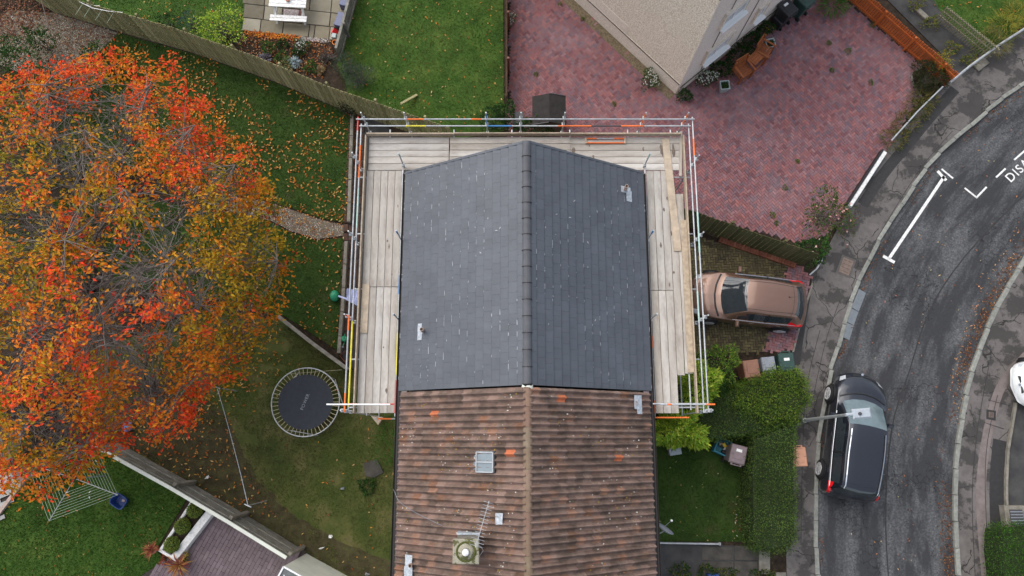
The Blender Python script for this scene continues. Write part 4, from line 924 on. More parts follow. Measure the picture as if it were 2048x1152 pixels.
MB().beam(hA+n1*.06+Vector((0, 0, .80)), hA2+n1*.06+Vector((0, 0, .80)), .03, .02).build('drip_bead', 'joint', t); MB().beam(hA+n2*.06+Vector((0, 0, .57)), hA3+n2*.06+Vector((0, 0, .57)), .03, .02).build('drip_bead', 'joint', t)
q0 = on_wall(1205, 35, hA, hA2); q1 = on_wall(1250, 80, hA, hA2); wallface('render_patch', Vector((q1.x, q1.y, 0))+n1*.012, hA2+n1*.012, .8, 1.35, .01, 'plinth', n1)
MB().add([hA+Vector((0, 0, Z2)), hA2+Vector((0, 0, Z2)), far+Vector((0, 0, Z2)), hA3+Vector((0, 0, Z2)), (hA+far)/2+Vector((0, 0, Z2+2.2))], [(0, 1, 4), (1, 2, 4), (2, 3, 4), (3, 0, 4), (4, 3, 2, 1, 0)][:4]).build('roof', 'pantile', t)
for (x0, y0), (x1, y1), hgt in (((1440, 54), (1486, 18), .85), ((1404, 126), (1452, 86), .85), ((1500, 50), (1528, 18), .85), ((1560, -45), (1600, -80), .85)):
    A = on_wall(x0, y0, hA, hA3); B = on_wall(x1, y1, hA, hA3); z = (A.z+B.z)/2; A.z = B.z = z; l = (B-A).length; c = (A+B)/2; ang = math.atan2(e2.y, e2.x)
    wn = MB().box(c+n2*.01+Vector((0, 0, hgt/2)), (l, .02, hgt), ang).build('window', 'glass_painted_sky', t)
    f = MB()
    for s in (-1, 0, 1): f.box(c+e2*(s*(l/2-.03))+n2*.03+Vector((0, 0, hgt/2)), (.06, .05, hgt), ang)
    for z_ in (.03, hgt-.03, hgt*.68): f.box(c+n2*.029+Vector((0, 0, z_)), (l-.002, .046, .06), ang)
    f.build('frame', 'upvc', wn); MB().box(c+n2*.10-Vector((0, 0, .035)), (l+.12, .26, .07), ang, ch=.012).build('sill', 'upvc', wn)
    for s in (-1, 1): MB().box(c+e2*(s*(l/2+.05))+n2*.05+Vector((0, 0, hgt/2)), (.10, .10, hgt+.1), ang).build('reveal', 'plinth', wn)
    MB().box(c+n2*.05+Vector((0, 0, hgt+.06)), (l+.2, .10, .12), ang).build('lintel', 'plinth', wn)
for xx in (1.15, 3.1): p = hA+e2*xx+n2*.02; MB().tube([(p.x, p.y, .6), (p.x, p.y, Z2)], .012, 6).build('cable', 'joint', t)
flat('gravel_strip', [hA+n1*.05, hA2+n1*.05, hA2+n1*.42, hA+n1*.42], .024, 'soil2' if 'soil2' in MT else 'gravel')

# ------------------------------------------------------------------ small shed, box, outbuildings
c = G(1098, 222, 1.2); t = thing('garden_shed', 'small black felt-roofed shed behind the scaffold rail', 'shed', (c.x, c.y, 0)); MT['shed_wood'] = plain('shed_wood', (.07, .045, .03), .9, var=.3)
w2, l2 = .62, .58
b = MB().box((0, 0, .6), (w2*2-.12, l2*2-.12, 1.2)); b.build('wall', 'shed_wood', t, world=False)
for s in (-1, 1):
    M = Matrix.Rotation(s*R(22), 4, 'Y'); MB().box((s*w2/2*1.02, 0, 1.36), (w2*1.12, l2*2, .03), M=M).build('roof_sheet', 'felt', t, world=False)
    MB().beam((s*.02, s*(l2+.01), 1.47), (s*w2*1.05, s*(l2+.01), 1.24), .02, .07).build('barge_board', 'darkgrey', t, world=False)
c = G(1037, 236, .6); t = thing('storage_box', 'small dark storage box against the hedge by the shed', 'box', (c.x, c.y, 0)); MB().box((0, 0, .28), (.42, .5, .56)).build('body', 'blackbin', t, world=False); MB().box((0, 0, .585), (.46, .54, .05), ch=.02).build('lid', 'darkgrey', t, world=False)
# white rendered outbuilding at the bottom
A, B = G(613, 1107), G(700, 1155); d = (B-A).normalized(); B = A+d*3.2; n_ = Vector((-d.y, d.x, 0)); n_ = n_ if n_.y < 0 else -n_
t = thing('outbuilding', 'white rendered flat-roofed outbuilding at the bottom edge', 'outbuilding', A); q = [A, B, B+n_*2.6, A+n_*2.6]
MB().prism(q, -.02, 2.5).build('wall', 'render_white', t)
q2 = [A+n_*.02, B+n_*.02, B+n_*2.6, A+n_*2.6]; MB().prism(q2, 2.505, 2.56).build('roof', 'felt_grey', t)
for a_, b_ in ((q2[0], q2[1]), (q2[0], q2[3])): MB().beam(a_+Vector((0, 0, 2.56)), b_+Vector((0, 0, 2.56)), .05, .09).build('roof_trim', 'upvc', t)
c = A+d*.75+n_*.55; k = 420; P = np.column_stack([RNG.normal(c.x, .28, k), RNG.normal(c.y, .2, k), np.full(k, 2.575)])
P = P[inside(P[:, :2], [tuple(v) for v in [A+d*.1+n_*.1, B+n_*.1, B+n_*2.5, A+d*.1+n_*2.5]])]
leaves('white_chippings', P, .05, .045, pick([(.8, .8, .78), (.6, .6, .58)], len(P)), 'dead_leaf', t, tilt=.3)
# deck
dk = poly([(414, 988), (612, 1104), (590, 1135), (575, 1160), (565, 1220), (220, 1220), (262, 1165), (330, 1120), (340, 1112)], .12); deck = flat('deck', dk, .07, 'joint')
d = (G(594, 1116)-G(423, 1022)).normalized(); v_ = Vector((-d.y, d.x, 0)); o0 = Vector((dk[0].x, dk[0].y, 0)); dm = MB().box((0, 0, 0), (.398, .128, .03), ch=.004).mesh('deck_plank', 'deck'); L = []
for i in range(-4, 90):
    for j in range(-70, 70):
        p = o0+v_*(-.402*i-(0 if j % 2 else .2))+d*(j*.135)
        if inside([tuple(p+v_*.17)[:2], tuple(p-v_*.17)[:2]], dk).all(): L.append(((p.x, p.y, .105), Matrix.Rotation(math.atan2(v_.y, v_.x), 3, 'Z')))
pieces(deck, 'deck_plank', dm, L, 300, 'deck_planks')
# white planter with clipped balls
PLq = poly([(387, 999), (423, 1019), (347, 1117), (320, 1101)], .45); t = thing('planter_bed', 'long white raised planter with three clipped balls beside the deck', 'planter', (PLq[0].x, PLq[0].y, 0))
for i, wd in ((0, .10), (1, .26), (2, .10), (3, .10)):
    a_, b_ = PLq[i], PLq[(i+1) % 4]; d = (b_-a_).normalized(); MB().beam(Vector((a_.x, a_.y, .22))-d*.045, Vector((b_.x, b_.y, .22))+d*.045, wd, .46+i*.004, ch=.012).build('side_wall', 'paint_white', t)
q = [Vector((p.x, p.y, 0)) for p in PLq]; MB().prism(q, .0, .33).build('earth', 'soil', t)
# pale boardwalk and shed roof at the left edge
q = poly([(-60, 960), (0, 938), (70, 909), (52, 951), (0, 1026), (-60, 1090)], .1); o = flat('boardwalk', q, .02, 'joint'); dd = (G(0, 938)-G(70, 909)).normalized(); L = []; vv = Vector((-dd.y, dd.x, 0))
for i in range(-14, 14):
    for j in range(-3, 5):
        p = G(20, 960)+vv*i*.145+dd*(j*.9+(i % 2)*.45)
        if inside([(p.x, p.y)], q)[0]: L.append(((p.x, p.y, .06), Matrix.Rotation(math.atan2(dd.y, dd.x), 3, 'Z')))
MT['pale_wood'] = plain('pale_wood', (.34, .34, .32), .85, rval=.15)
pieces(o, 'plank', MB().box((0, 0, 0), (.88, .138, .03)).mesh('plank', 'pale_wood'), L)
A, B = G(0, 1030, .1), G(60, 945, .1); o = MB().beam(Vector((A.x-1, A.y-1.4, .06)), Vector((B.x, B.y, .06)), .12, .16).build('edging_beam', 'peach2'); tag(o, 'reddish edging beam along the pale boardwalk', 'edging')
q = poly([(-60, 800), (30, 790), (58, 850), (30, 915), (-60, 950)], 2.0); t = thing('garden_store', 'grey felt flat-roofed store under the autumn tree at the left edge', 'shed', (q[2].x, q[2].y, 0)); MB().prism([v*1 for v in q], -.02, 1.98).build('wall', 'shed_wood', t); MB().prism(q, 1.985, 2.04).build('roof', 'felt_grey', t)
for (x, y, s, lab) in ((115, 838, .55, 'upper pale stone slab under the tree'), (88, 862, .5, 'lower pale stone slab under the tree')):
    p = G(x, y); o = MB().box((p.x, p.y, .05), (s*1.2, s, .06), R(25), ch=.02).build('stone_slab', 'concrete'); tag(o, lab, 'slab')

# ------------------------------------------------------------------ cars
def crom(P, k):
    """smooth rows of points through the control rows; tension kept low so panels stay crisp"""
    out = []; n = len(P); T = .36
    for i in range(n-1):
        a, b, c, d = P[max(i-1, 0)], P[i], P[i+1], P[min(i+2, n-1)]; m0, m1 = (c-a)*T, (d-b)*T
        for j in range(k):
            t = j/k; out.append((2*t**3-3*t*t+1)*b+(t**3-2*t*t+t)*m0+(-2*t**3+3*t*t)*c+(t**3-t*t)*m1)
    return out+[P[-1]]
def make_car(label, loc, ang, st, paint, rails_, wheel_x, wr=.32, plate=None, roofmat=None, antenna=None, seam=True, trim='chrome', group=None):
    """st rows from tail to nose: x, curve, half width, belt z, roof half width, roof z, underside z"""
    t = thing('parked_car', label, 'car', loc, ang, group); K = 5; ctrl = []
    for x, cv, hw, zb, rw, zr, zu in st:
        prof = [(0, zu), (hw*.80, zu), (hw*.985, zu+.10), (hw, (zu+zb)*.52), (hw*.985, zb-.02), (hw*.945, zb+.035), (rw+.035, zr-.085), (rw-.055, zr-.018), (rw*.55, zr+.012), (0, zr+.020)]
        if zr-zb < .16: prof[5] = (hw*.955, zb+.02); prof[6] = (hw*.88, zb+.25*(zr-zb)+.03); prof[7] = (hw*.72, zb+.75*(zr-zb)+.015); prof[8] = (hw*.42, zr+.012)
        ctrl.append([np.array([x+cv*(y/hw)**2, y, z]) for y, z in prof])
    ctrl = np.array(ctrl); ns, npf = ctrl.shape[:2]
    rows = np.array([np.array(crom(list(ctrl[i]), K)) for i in range(ns)])
    grid = np.array([np.array(crom(list(rows[:, j]), K)) for j in range(rows.shape[1])]).transpose(1, 0, 2)
    A, B = grid.shape[:2]; reg = {}
    cabin0, cabin1, ws, rw_ = 4, 6, 6, 3         # interval numbers
    def region(i, j, s):
        si, pj = i//K, j//K; sub_ = i % K
        if pj == 5 and si in (4, 5) and 1 <= j % K <= 3: return ('side_window', s, si)
        if pj == 5 and si == 6 and j % K in (1, 2) and sub_ < 2: return ('side_window', s, 5)
        if si == ws and pj >= 7: return ('windscreen', 0, 0)
        if si == ws and pj == 6 and j % K >= 3: return ('windscreen', 0, 0)
        if si == rw_ and pj >= 7: return ('rear_window', 0, 0)
        if (si in (1, 2) and pj in (4, 5)) or (si == 3 and pj == 4) or (si == 3 and pj == 5 and j % K < 2): return ('tail_lamp', s, 0)
        if si == 9 and pj in (5, 6): return ('head_lamp', s, 0)
        if pj < 2: return ('sill', 0, 0)
        return ('body', 0, 0)
    for s in (1, -1):
        for i in range(A-1):
            for j in range(B-1):
                r = region(i, j, s); mb = reg.setdefault(r, ({}, []))
                idx = []
                for (a, b_) in ((i, j), (i+1, j), (i+1, j+1), (i, j+1)):
                    key = (a, b_, 1 if j == B-1 else s) if b_ < B-1 else (a, b_, 0)
                    v = grid[a, b_]; idx.append(mb[0].setdefault(key, (len(mb[0]), (v[0], s*v[1], v[2])))[0])
                mb[1].append(tuple(idx) if s > 0 else tuple(reversed(idx)))
    mm = dict(body=paint, sill='darkgrey', side_window='glass', windscreen='glass_teal_reflection' if roofmat == 'teal_reflection' else 'glass', rear_window='glass', tail_lamp='tail', head_lamp='lamp_glass'); body = None
    for r in sorted(reg, key=lambda q: q[0] != 'body'):
        mb = MB(); mb.v = [v for k, v in sorted(reg[r][0].values(), key=lambda q: q[0])]; mb.f = reg[r][1]; mb.mi = [0]*len(mb.f)
        o = mb.build(r[0], mm[r[0]], t, world=False, smooth=True); 
        if r[0] == 'body': body = o
    for s in (1, -1):                              # end caps
        pass
    for e, ii in ((0, 0), (1, A-1)):
        pts = [grid[ii, j] for j in range(B)]; V = [(p[0], p[1], p[2]) for p in pts]+[(p[0], -p[1], p[2]) for p in pts]; f = [(j, j+1, B+j+1, B+j) for j in range(B-1)]
        MB().add(V, f if e else [tuple(reversed(q)) for q in f]).build('bumper', paint, t, world=False, smooth=False)
    def curve(s, i0, i1, j, off=.006):
        return [Vector((grid[i, j][0], s*(grid[i, j][1]+off), grid[i, j][2]+off)) for i in range(i0, i1+1)]
    for s in (1, -1):
        MB().tube(curve(s, 3*K+2, 7*K-2, 5*K), .011, 6).build('window_trim', trim, t, world=False)
        if rails_: MB().tube([v+Vector((0, 0, .022)) for v in curve(s, 3*K+3, 6*K-1, 7*K+1)], .021, 6).build('roof_rail', rails_, t, world=False)
        else: MB().tube(curve(s, 3*K+2, 6*K, 7*K+1, .0), .008, 5).build('roof_channel', 'black', t, world=False)
        b = grid[5*K, 5*K]; MB().beam((b[0], s*(b[1]+.004), b[2]), (grid[5*K, 6*K][0], s*(grid[5*K, 6*K][1]+.012), grid[5*K, 6*K][2]-.01), .05, .012, up=(0, s, 0)).build('door_pillar', 'black', t, world=False)
        for k, xi in enumerate((4*K+2, 5*K+3)):
            h = grid[xi, 4*K]; MB().box((h[0], s*(h[1]+.018), h[2]-.06), (.17, .03, .025), ch=.008).build('door_handle', paint, t, world=False)
        for xi in (4*K, 5*K, 6*K+1): 
            MB().tube([Vector((grid[xi, j][0], s*(grid[xi, j][1]+.001), grid[xi, j][2])) for j in range(2*K, 5*K+1)], .004, 4, caps=False).build('door_seam', 'black', t, world=False)
        mx = grid[6*K+2, 5*K]; mir = MB().box((mx[0], s*(mx[1]+.15), mx[2]+.07), (.12, .23, .15), ch=.05).build('mirror', paint, t, world=False); MB().box((mx[0]-.061, s*(mx[1]+.15), mx[2]+.065), (.006, .19, .11)).build('mirror_glass', 'glass', mir, world=False)
        for x in wheel_x:
            c = Vector((x, s*(max(g[2] for g in st)-.075), wr)); Mx = Matrix.Rotation(-s*math.pi/2, 4, 'X')
            MB().lathe([(0, -.02), (wr+.055, -.02), (wr+.055, .075), (wr+.02, .085), (0, .085)], c, 28, M=Mx).build('wheel_arch', 'black', t, world=False)
            wh = MB().lathe([(.12, .02), (wr-.02, .03), (wr, .06), (wr, .13), (wr-.025, .155), (wr*.70, .150), (wr*.68, .10)], c, 28, M=Mx).build('wheel', 'rubber', t, world=False, smooth=False)
            rim = MB().lathe([(0, .10), (.07, .10), (.06, .15), (0, .155)], c, 16, M=Mx); rim.tube([Matrix.Translation(c) @ Mx @ Vector((math.cos(a_)*wr*.66, math.sin(a_)*wr*.66, .14)) for a_ in np.linspace(0, 2*math.pi, 25)], .024, 6, caps=False)
            for q in range(6):
                a = 2*math.pi*q/6; e = Vector((math.cos(a), math.sin(a), 0)); T = Matrix.Translation(c) @ Mx; rim.beam(T @ Vector((0, 0, .14)), T @ (e*wr*.66+Vector((0, 0, .148))), .07, .03, up=T.to_3x3() @ Vector((0, 0, 1)))
            rim.build('rim', 'alloy', wh, world=False)
    # wipers, bonnet seam, plates, seams across the roof
    wb = grid[7*K]; g6 = grid[7*K-1]
    for s, j0, j1 in ((1, 7*K, 9*K-2), (-1, 9*K-4, 7*K+3)):
        MB().tube([Vector((g6[j0][0]-.03, s*g6[j0][1], g6[j0][2]+.02)), Vector((g6[j1][0]-.08, s*g6[j1][1], g6[j1][2]+.045))], .011, 5).build('wiper', 'black', t, world=False)
    full = lambda ii, dz=.003: [Vector((grid[ii, j][0], -grid[ii, j][1], grid[ii, j][2]+dz)) for j in range(6*K, B)]+[Vector((grid[ii, j][0], grid[ii, j][1], grid[ii, j][2]+dz)) for j in range(B-2, 6*K-1, -1)]
    MB().tube(full(7*K+2, .004), .032, 6).build('cowl', 'black', t, world=False)
    if seam: MB().tube(full(4*K+1), .005, 4, caps=False).build('tailgate_seam', 'black', t, world=False); MB().tube(full(9*K-1), .004, 4, caps=False).build('bonnet_seam', 'black', t, world=False)
    if antenna:
        ai = grid[4*K+2, B-1]; MB().tube([Vector((ai[0], -.08, ai[2])), Vector((ai[0]-.25, -.08, ai[2]+.22))], .007, 5, r2=.003).build('antenna', 'black', t, world=False); MB().lathe([(.03, 0), (.02, .03), (0, .035)], (ai[0], -.08, ai[2]), 8).build('antenna_base', 'black', t, world=False)
    tl = grid[0, 4*K]; nz = grid[-1, 4*K]
    MB().box((tl[0]-.02, 0, .62), (.02, .52, .11)).build('number_plate', 'plate_yellow', t, world=False); MB().box((nz[0]+.03, 0, .42), (.02, .52, .11)).build('number_plate', 'white', t, world=False)
    MB().box((nz[0]+.02, 0, .60), (.12, .62, .24), ch=.03).build('grille', 'black', t, world=False); MB().lathe([(.05, 0), (.045, .012), (0, .016)], (grid[9*K+2, B-1][0]+.06, 0, grid[9*K+2, B-1][2]+.0), 12).build('badge', 'chrome', t, world=False)
    return t
MT['glass_teal_reflection'] = plain('glass_teal_reflection', (.12, .165, .18), .1, spec=.8, var=.2, bump=0, scale=3)  # windscreen reflection painted in as a teal-grey base colour
HATCH = [(-2.16, .10, .74, .60, .60, .66, .30), (-2.10, .14, .82, .80, .62, .86, .24), (-2.02, .16, .86, .93, .62, 1.00, .22), (-1.90, .20, .88, 1.00, .60, 1.13, .2), (-1.55, .22, .89, 1.0, .58, 1.44, .2), (-.60, .06, .91, .97, .61, 1.53, .2),
         (.28, -.10, .91, .94, .60, 1.49, .2), (1.10, -.26, .90, .90, .66, .98, .2), (1.60, -.24, .87, .82, .6, .90, .2), (1.98, -.26, .82, .70, .56, .76, .22), (2.12, -.22, .76, .56, .5, .60, .26), (2.18, -.2, .70, .45, .45, .48, .30)]
MPV = [(-2.28, .08, .78, .62, .60, .68, .30), (-2.24, .12, .86, .80, .62, .86, .24), (-2.20, .14, .89, .95, .64, 1.02, .22), (-2.12, .16, .905, 1.02, .66, 1.16, .2), (-1.88, .16, .91, 1.02, .64, 1.58, .2), (-.75, .04, .925, .98, .68, 1.67, .2),
       (.35, -.10, .92, .96, .66, 1.63, .2), (1.28, -.30, .905, .93, .70, 1.03, .2), (1.78, -.26, .88, .84, .6, .93, .2), (2.10, -.28, .83, .70, .56, .77, .22), (2.24, -.24, .76, .56, .5, .60, .26), (2.30, -.2, .70, .45, .45, .48, .30)]
def heading(a, b, h): A, B = G(*a, h), G(*b, h); return math.atan2(B.y-A.y, B.x-A.x)
c = G(1497, 599, .75); make_car('metallic brown hatchback parked on the brick drive beside the scaffold', (c.x, c.y, .022), heading((1590, 590), (1480, 577), 1.45), HATCH, 'paint_brown', None, (-1.33, 1.32), antenna=True)
c = G(1716, 872, .8); make_car('black people carrier with silver roof rails parked at the kerb', (c.x, c.y, -.098), heading((1702, 1000), (1730, 745), .5), MPV, 'paint_black', 'chrome', (-1.38, 1.36), .33, roofmat='teal_reflection', antenna=None)
c = G(2024, 762, .5); make_car('white car nosing into the right edge of the picture', (c.x+2.22, c.y, .0), math.pi+R(4), HATCH, 'paint_whitecar', None, (-1.33, 1.32))

# ------------------------------------------------------------------ lamp post
MT['lantern_grey'] = plain('lantern_grey', (.36, .40, .44), .5)
base = G(1590, 843); top = G(1698, 829, 5.0); t = thing('street_lamp', 'grey street lamp leaning over the black car beside the hedge', 'street lamp', (base.x, base.y, 0))
hd = 5.0; p2 = Vector((base.x+.05, base.y+.02, 1.2)); tp_ = G(1699, 829, hd)
b0 = Vector((base.x, base.y, 0)); ax = (tp_-b0)
MB().tube([b0, b0+ax*.22], .085, 12).build('base_column', 'galv', t); MB().tube([b0+ax*.22, tp_], .062, 12, r2=.045).build('column', 'galv', t)
dh = (G(1735, 826, hd)-tp_).normalized(); M = Matrix.Rotation(math.atan2(dh.y, dh.x), 4, 'Z')
MB().tube([tp_-dh*.12, tp_+dh*.15], .05, 10).build('bracket', 'lead', t); MB().box(tp_+dh*.36, (.56, .30, .12), M=M, ch=.045).build('lantern', 'lantern_grey', t); MB().lathe([(.05, 0), (.05, .04), (0, .05)], tp_+dh*.28+Vector((0, 0, .06)), 12).build('photocell', 'darkgrey', t)

# ------------------------------------------------------------------ wheelie bins
def bin_(label, px, ang, m, h=1.07, lid_open=False, sx=.56, sy=.66, mark=None, lidm=None):
    c = G(*px, h); t = thing('wheelie_bin', label, 'bin', (c.x, c.y, 0), ang, 'wheelie bins'); a, b_ = sx/2, sy/2; hh = h-.09
    V = [(-a*.78, -b_*.72, .06), (a*.78, -b_*.72, .06), (a*.78, b_*.72, .06), (-a*.78, b_*.72, .06), (-a*.95, -b_*.93, hh), (a*.95, -b_*.93, hh), (a*.95, b_*.93, hh), (-a*.95, b_*.93, hh)]
    MB().add(V, [(3, 2, 1, 0), (0, 1, 5, 4), (1, 2, 6, 5), (2, 3, 7, 6), (3, 0, 4, 7), (4, 5, 6, 7)]).build('body', m, t, world=False)
    MB().box((0, 0, hh+.012), (sx, sy, .035), ch=.012).build('rim', m, t, world=False)
    ld = MB().box((0, -.01, hh+.055), (sx*1.0, sy*.96, .06), ch=.045)
    if lid_open:
        o = MB().box((0, 0, 0), (sx, sy, .05), ch=.03).build('lid', lidm or m, t, world=False); o.location = (0, -b_-.10, hh-.28); o.rotation_euler = (R(72), 0, 0)
    else:
        o = ld.build('lid', lidm or m, t, world=False); MB().box((0, -.02, hh+.088), (sx*.62, sy*.55, .02), ch=.012).build('lid_panel', lidm or m, o, world=False)
        MB().box((0, sy*.02, hh+.093), (sx*.9, .012, .008)).build('lid_crease', 'darkgrey', o, world=False)
        if mark: MB().box((0, -.14 if mark > 0 else .1, hh+.099), (.20, .10, .004)).build('label_sticker', 'white', o, world=False)
    MB().tube([(-a*.7, b_+.05, hh-.0), (a*.7, b_+.05, hh-.0)], .018, 8).build('handle', m, t, world=False)
    for s in (-1, 1):
        MB().box((s*a*.6, b_*.97, hh), (.05, .14, .05)).build('hinge', m, t, world=False)
        MB().lathe([(0, -.03), (.10, -.03), (.10, .03), (0, .03)], (s*(a*.78+.01), b_*.8, .10), 14, M=Matrix.Rotation(math.pi/2, 4, 'Y')).build('wheel', 'rubber', t, world=False)
    return t
bin_('brown wheelie bin nearest the hedge tip, left of three in a row', (1504, 738), R(187), 'brownbin')
bin_('grey wheelie bin between the brown bin and green bin', (1538, 728), R(186), 'greybin', sx=.48, sy=.52)
bin_('dark green wheelie bin, right of three above the hedge', (1574, 724), R(4), 'greenbin', mark=-1)
bin_('mauve grey wheelie bin standing inside the hedge corner', (1477, 909), R(165), 'mauve', mark=1)
bin_('peach brown wheelie bin half hidden by the hedge on the footpath', (1598, 914), R(3), 'peach')
bin_('black wheelie bin with white lid marking beside the pebble-dashed wall', (1577, 14), R(218), 'blackbin', mark=1)
bin_('dark green wheelie bin at the top edge behind the black bin', (1612, -4), R(220), 'greenbin')
# the lid-less black caddy lying before the black bin
p = G(1563, 35, .5); t = MB().box((p.x, p.y, .25), (.42, .46, .5), R(38), ch=.04).build('rubbish_box', 'blackbin'); tag(t, 'black box standing in front of the black wheelie bin', 'box')
# blue recycling box
c = G(1446, 893, .38); t = thing('recycling_box', 'open teal recycling box with rubbish beside the mauve bin', 'recycling box', (c.x, c.y, 0), R(-25))
b = MB()
for s in (-1, 1): b.box((s*.235, 0, .19), (.03, .52, .38)); b.box((0, s*.265, .19), (.50, .03, .379))
b.box((0, 0, .02), (.44, .50, .03)); b.build('tub', 'bluebox', t, world=False)
for i in range(7): MB().box((random.uniform(-.14, .14), random.uniform(-.17, .17), .13+i*.025), (.16, .11, .07), random.uniform(0, 3), ch=.02).build('rubbish', ['white', 'darkgrey', 'black', 'peach2', 'darkgrey', 'plate_yellow', 'black'][i], t, world=False)
p = G(1350, 898, .35); t = thing('plastic_crate', 'pale grey plastic crate beneath the bright shrub', 'crate', (p.x, p.y, 0), R(8)); MB().box((0, 0, .16), (.40, .38, .32), ch=.02).build('body', 'greybin', t, world=False); MB().box((0, 0, .335), (.44, .42, .035), ch=.012).build('lid', 'lead', t, world=False)

# ------------------------------------------------------------------ trampoline
c = G(611, 804, .72); t = thing('trampoline', 'round black trampoline without pads on the worn lawn', 'trampoline', (c.x, c.y, 0)); rt, rm = 1.22, .99
MB().tube([(math.cos(a)*rt, math.sin(a)*rt, .72) for a in np.linspace(0, 2*math.pi, 61)], .021, 8, caps=False).build('ring', 'galv', t, world=False, smooth=True)
n = 48; V = [(0, 0, .69)]+[(math.cos(2*math.pi*i/n)*r_, math.sin(2*math.pi*i/n)*r_, .70) for r_ in (.5, rm) for i in range(n)]
MB().add(V, [(0, 1+i, 1+(i+1) % n) for i in range(n)]+[(1+i, 1+n+i, 1+n+(i+1) % n, 1+(i+1) % n) for i in range(n)]+[(1+i, 1+(i+1) % n, 1+n+(i+1) % n, 1+n+i) for i in []]).build('jumping_mat', 'tramp_mat', t, world=False)
sm_ = MB().tube([(rm-.01, 0, .70), (rt, 0, .72)], .011, 5).mesh('spring', 'trellis2' if 'trellis2' in MT else 'galv')
for i in range(48): sub('spring', sm_, t, (0, 0, 0), 2*math.pi*i/48)
for i in range(3):
    a = R(20+120*i); P = [(math.cos(a-.45)*rt, math.sin(a-.45)*rt, .70), (math.cos(a-.45)*rt, math.sin(a-.45)*rt, .04), (math.cos(a+.45)*rt, math.sin(a+.45)*rt, .04), (math.cos(a+.45)*rt, math.sin(a+.45)*rt, .70)]
    MB().tube(P, .02, 8).build('leg', 'galv', t, world=False)
cu = bpy.data.curves.new('lettering', 'FONT'); cu.body = 'POWER'; cu.size = .16; cu.space_character = 1.15; cu.align_x = 'CENTER'; cu.align_y = 'CENTER'
tmp = bpy.data.objects.new('t', cu); link(tmp); dg = bpy.context.evaluated_depsgraph_get(); me = bpy.data.meshes.new_from_object(tmp.evaluated_get(dg)); bpy.data.objects.remove(tmp); me.materials.clear(); me.materials.append(MT['greybin'])
sub('lettering', me, t, (-.02, 0, .706), R(70))
a_, b_ = G(568, 746, .8), G(680, 738, .8); o = MB().tube([Vector((a_.x, a_.y, .35)), Vector((b_.x, b_.y, .5))], .012, 6).build('cane', 'trellis'); tag(o, 'thin pale cane lying under the trampoline edge', 'cane')

# ------------------------------------------------------------------ clothes lines
c = G(148, 957, 1.9); t = thing('rotary_dryer', 'rotary clothes dryer with pegged lines on the corner lawn', 'clothes dryer', (c.x, c.y, 0))
MB().tube([(0, 0, 0), (0, 0, 2.0)], .024, 8).build('post', 'galv', t, world=False); MB().lathe([(.05, 1.82), (.06, 1.9), (.04, 2.02)], n=10).build('hub', 'darkgrey', t, world=False)
ends = [G(98, 1042, 2.05), G(236, 990, 2.05)]; dirs = [(e-c) for e in ends]; tips = [Vector((d.x, d.y, 2.05)) for d in dirs]; tips += [Vector((-d.x*.95, -d.y*.95, 2.05)) for d in dirs]
for q in tips: MB().tube([(0, 0, 1.86), q], .014, 6).build('arm', 'galv', t, world=False)
MT['line_green'] = plain('line_green', (.42, .52, .40), .6)
for k in range(4):
    A, B = tips[k], tips[(k+1) % 4]; base_ = Vector((0, 0, 1.86))
    for i in range(9):
        f = .34+.082*i; MB().tube([base_.lerp(A, f)+Vector((0, 0, .01)), base_.lerp(B, f)+Vector((0, 0, .01))], .0055, 4).build('line', 'line_green', t, world=False)
pg = MB().box((0, 0, 0), (.07, .022, .03))
for i in range(18):
    k = random.randrange(4); f = .34+.082*random.randrange(9); base_ = Vector((0, 0, 1.86)); p = base_.lerp(tips[k], f).lerp(base_.lerp(tips[(k+1) % 4], f), random.random())
    MB().box(p, (.07, .022, .03), random.uniform(0, 3)).build('peg', random.choice(['white', 'peach', 'redplastic']), t, world=False)
A, B = G(434, 775, 1.9), G(496, 1011, 1.9); t = thing('washing_line', 'single washing line stretched between two posts over the worn lawn', 'washing line', (A.x, A.y, 0))
mid = (A+B)/2-Vector((0, 0, .10)); MB().tube([A, A.lerp(mid, .5)-Vector((0, 0, .03)), mid, B.lerp(mid, .5)-Vector((0, 0, .03)), B], .011, 5).build('line', 'lead', t)
for P in (A, B):
    MB().tube([(P.x, P.y, 0), (P.x, P.y, 1.93)], .02, 8).build('post', 'galv', t); MB().beam(P+Vector((-.12, .05, .02)), P+Vector((.12, -.05, .02)), .03, .03).build('crossbar', 'galv', t)
c = G(238, 1002, .25); t = thing('laundry_basket', 'blue plastic laundry basket on the corner lawn under the dryer', 'basket', (c.x, c.y, .0), R(-32))
b = MB(); n = 20; L = []
for r_, z in ((.78, .02), (1.0, .30), (.95, .30), (.74, .045)):
    L.append([(r_*.27*math.copysign(abs(math.cos(a))**.5, math.cos(a)), r_*.22*math.copysign(abs(math.sin(a))**.5, math.sin(a)), z) for a in [2*math.pi*i/n for i in range(n)]])
b.add([v for q in L for v in q], [(i*n+j, i*n+(j+1) % n, (i+1)*n+(j+1) % n, (i+1)*n+j) for i in range(3) for j in range(n)]+[tuple(3*n+j for j in range(n)), tuple(reversed(range(n)))]).build('tub', 'basket', t, world=False); MB().tube([L[1][j] for j in range(n)]+[L[1][0]], .016, 6).build('rim', 'basket', t, world=False); MB().box((.05, .03, .06), (.1, .07, .03), .5).build('peg_pile', 'peach2', t, world=False)
a_, b_ = G(97, -8, 1.2), G(105, 80, 0); o = MB().tube([Vector((b_.x, b_.y, 0)), Vector((a_.x, a_.y, 1.9))], .02, 8).build('clothes_prop', 'peach2'); tag(o, 'thin pinkish clothes prop standing in the gravel corner', 'pole')
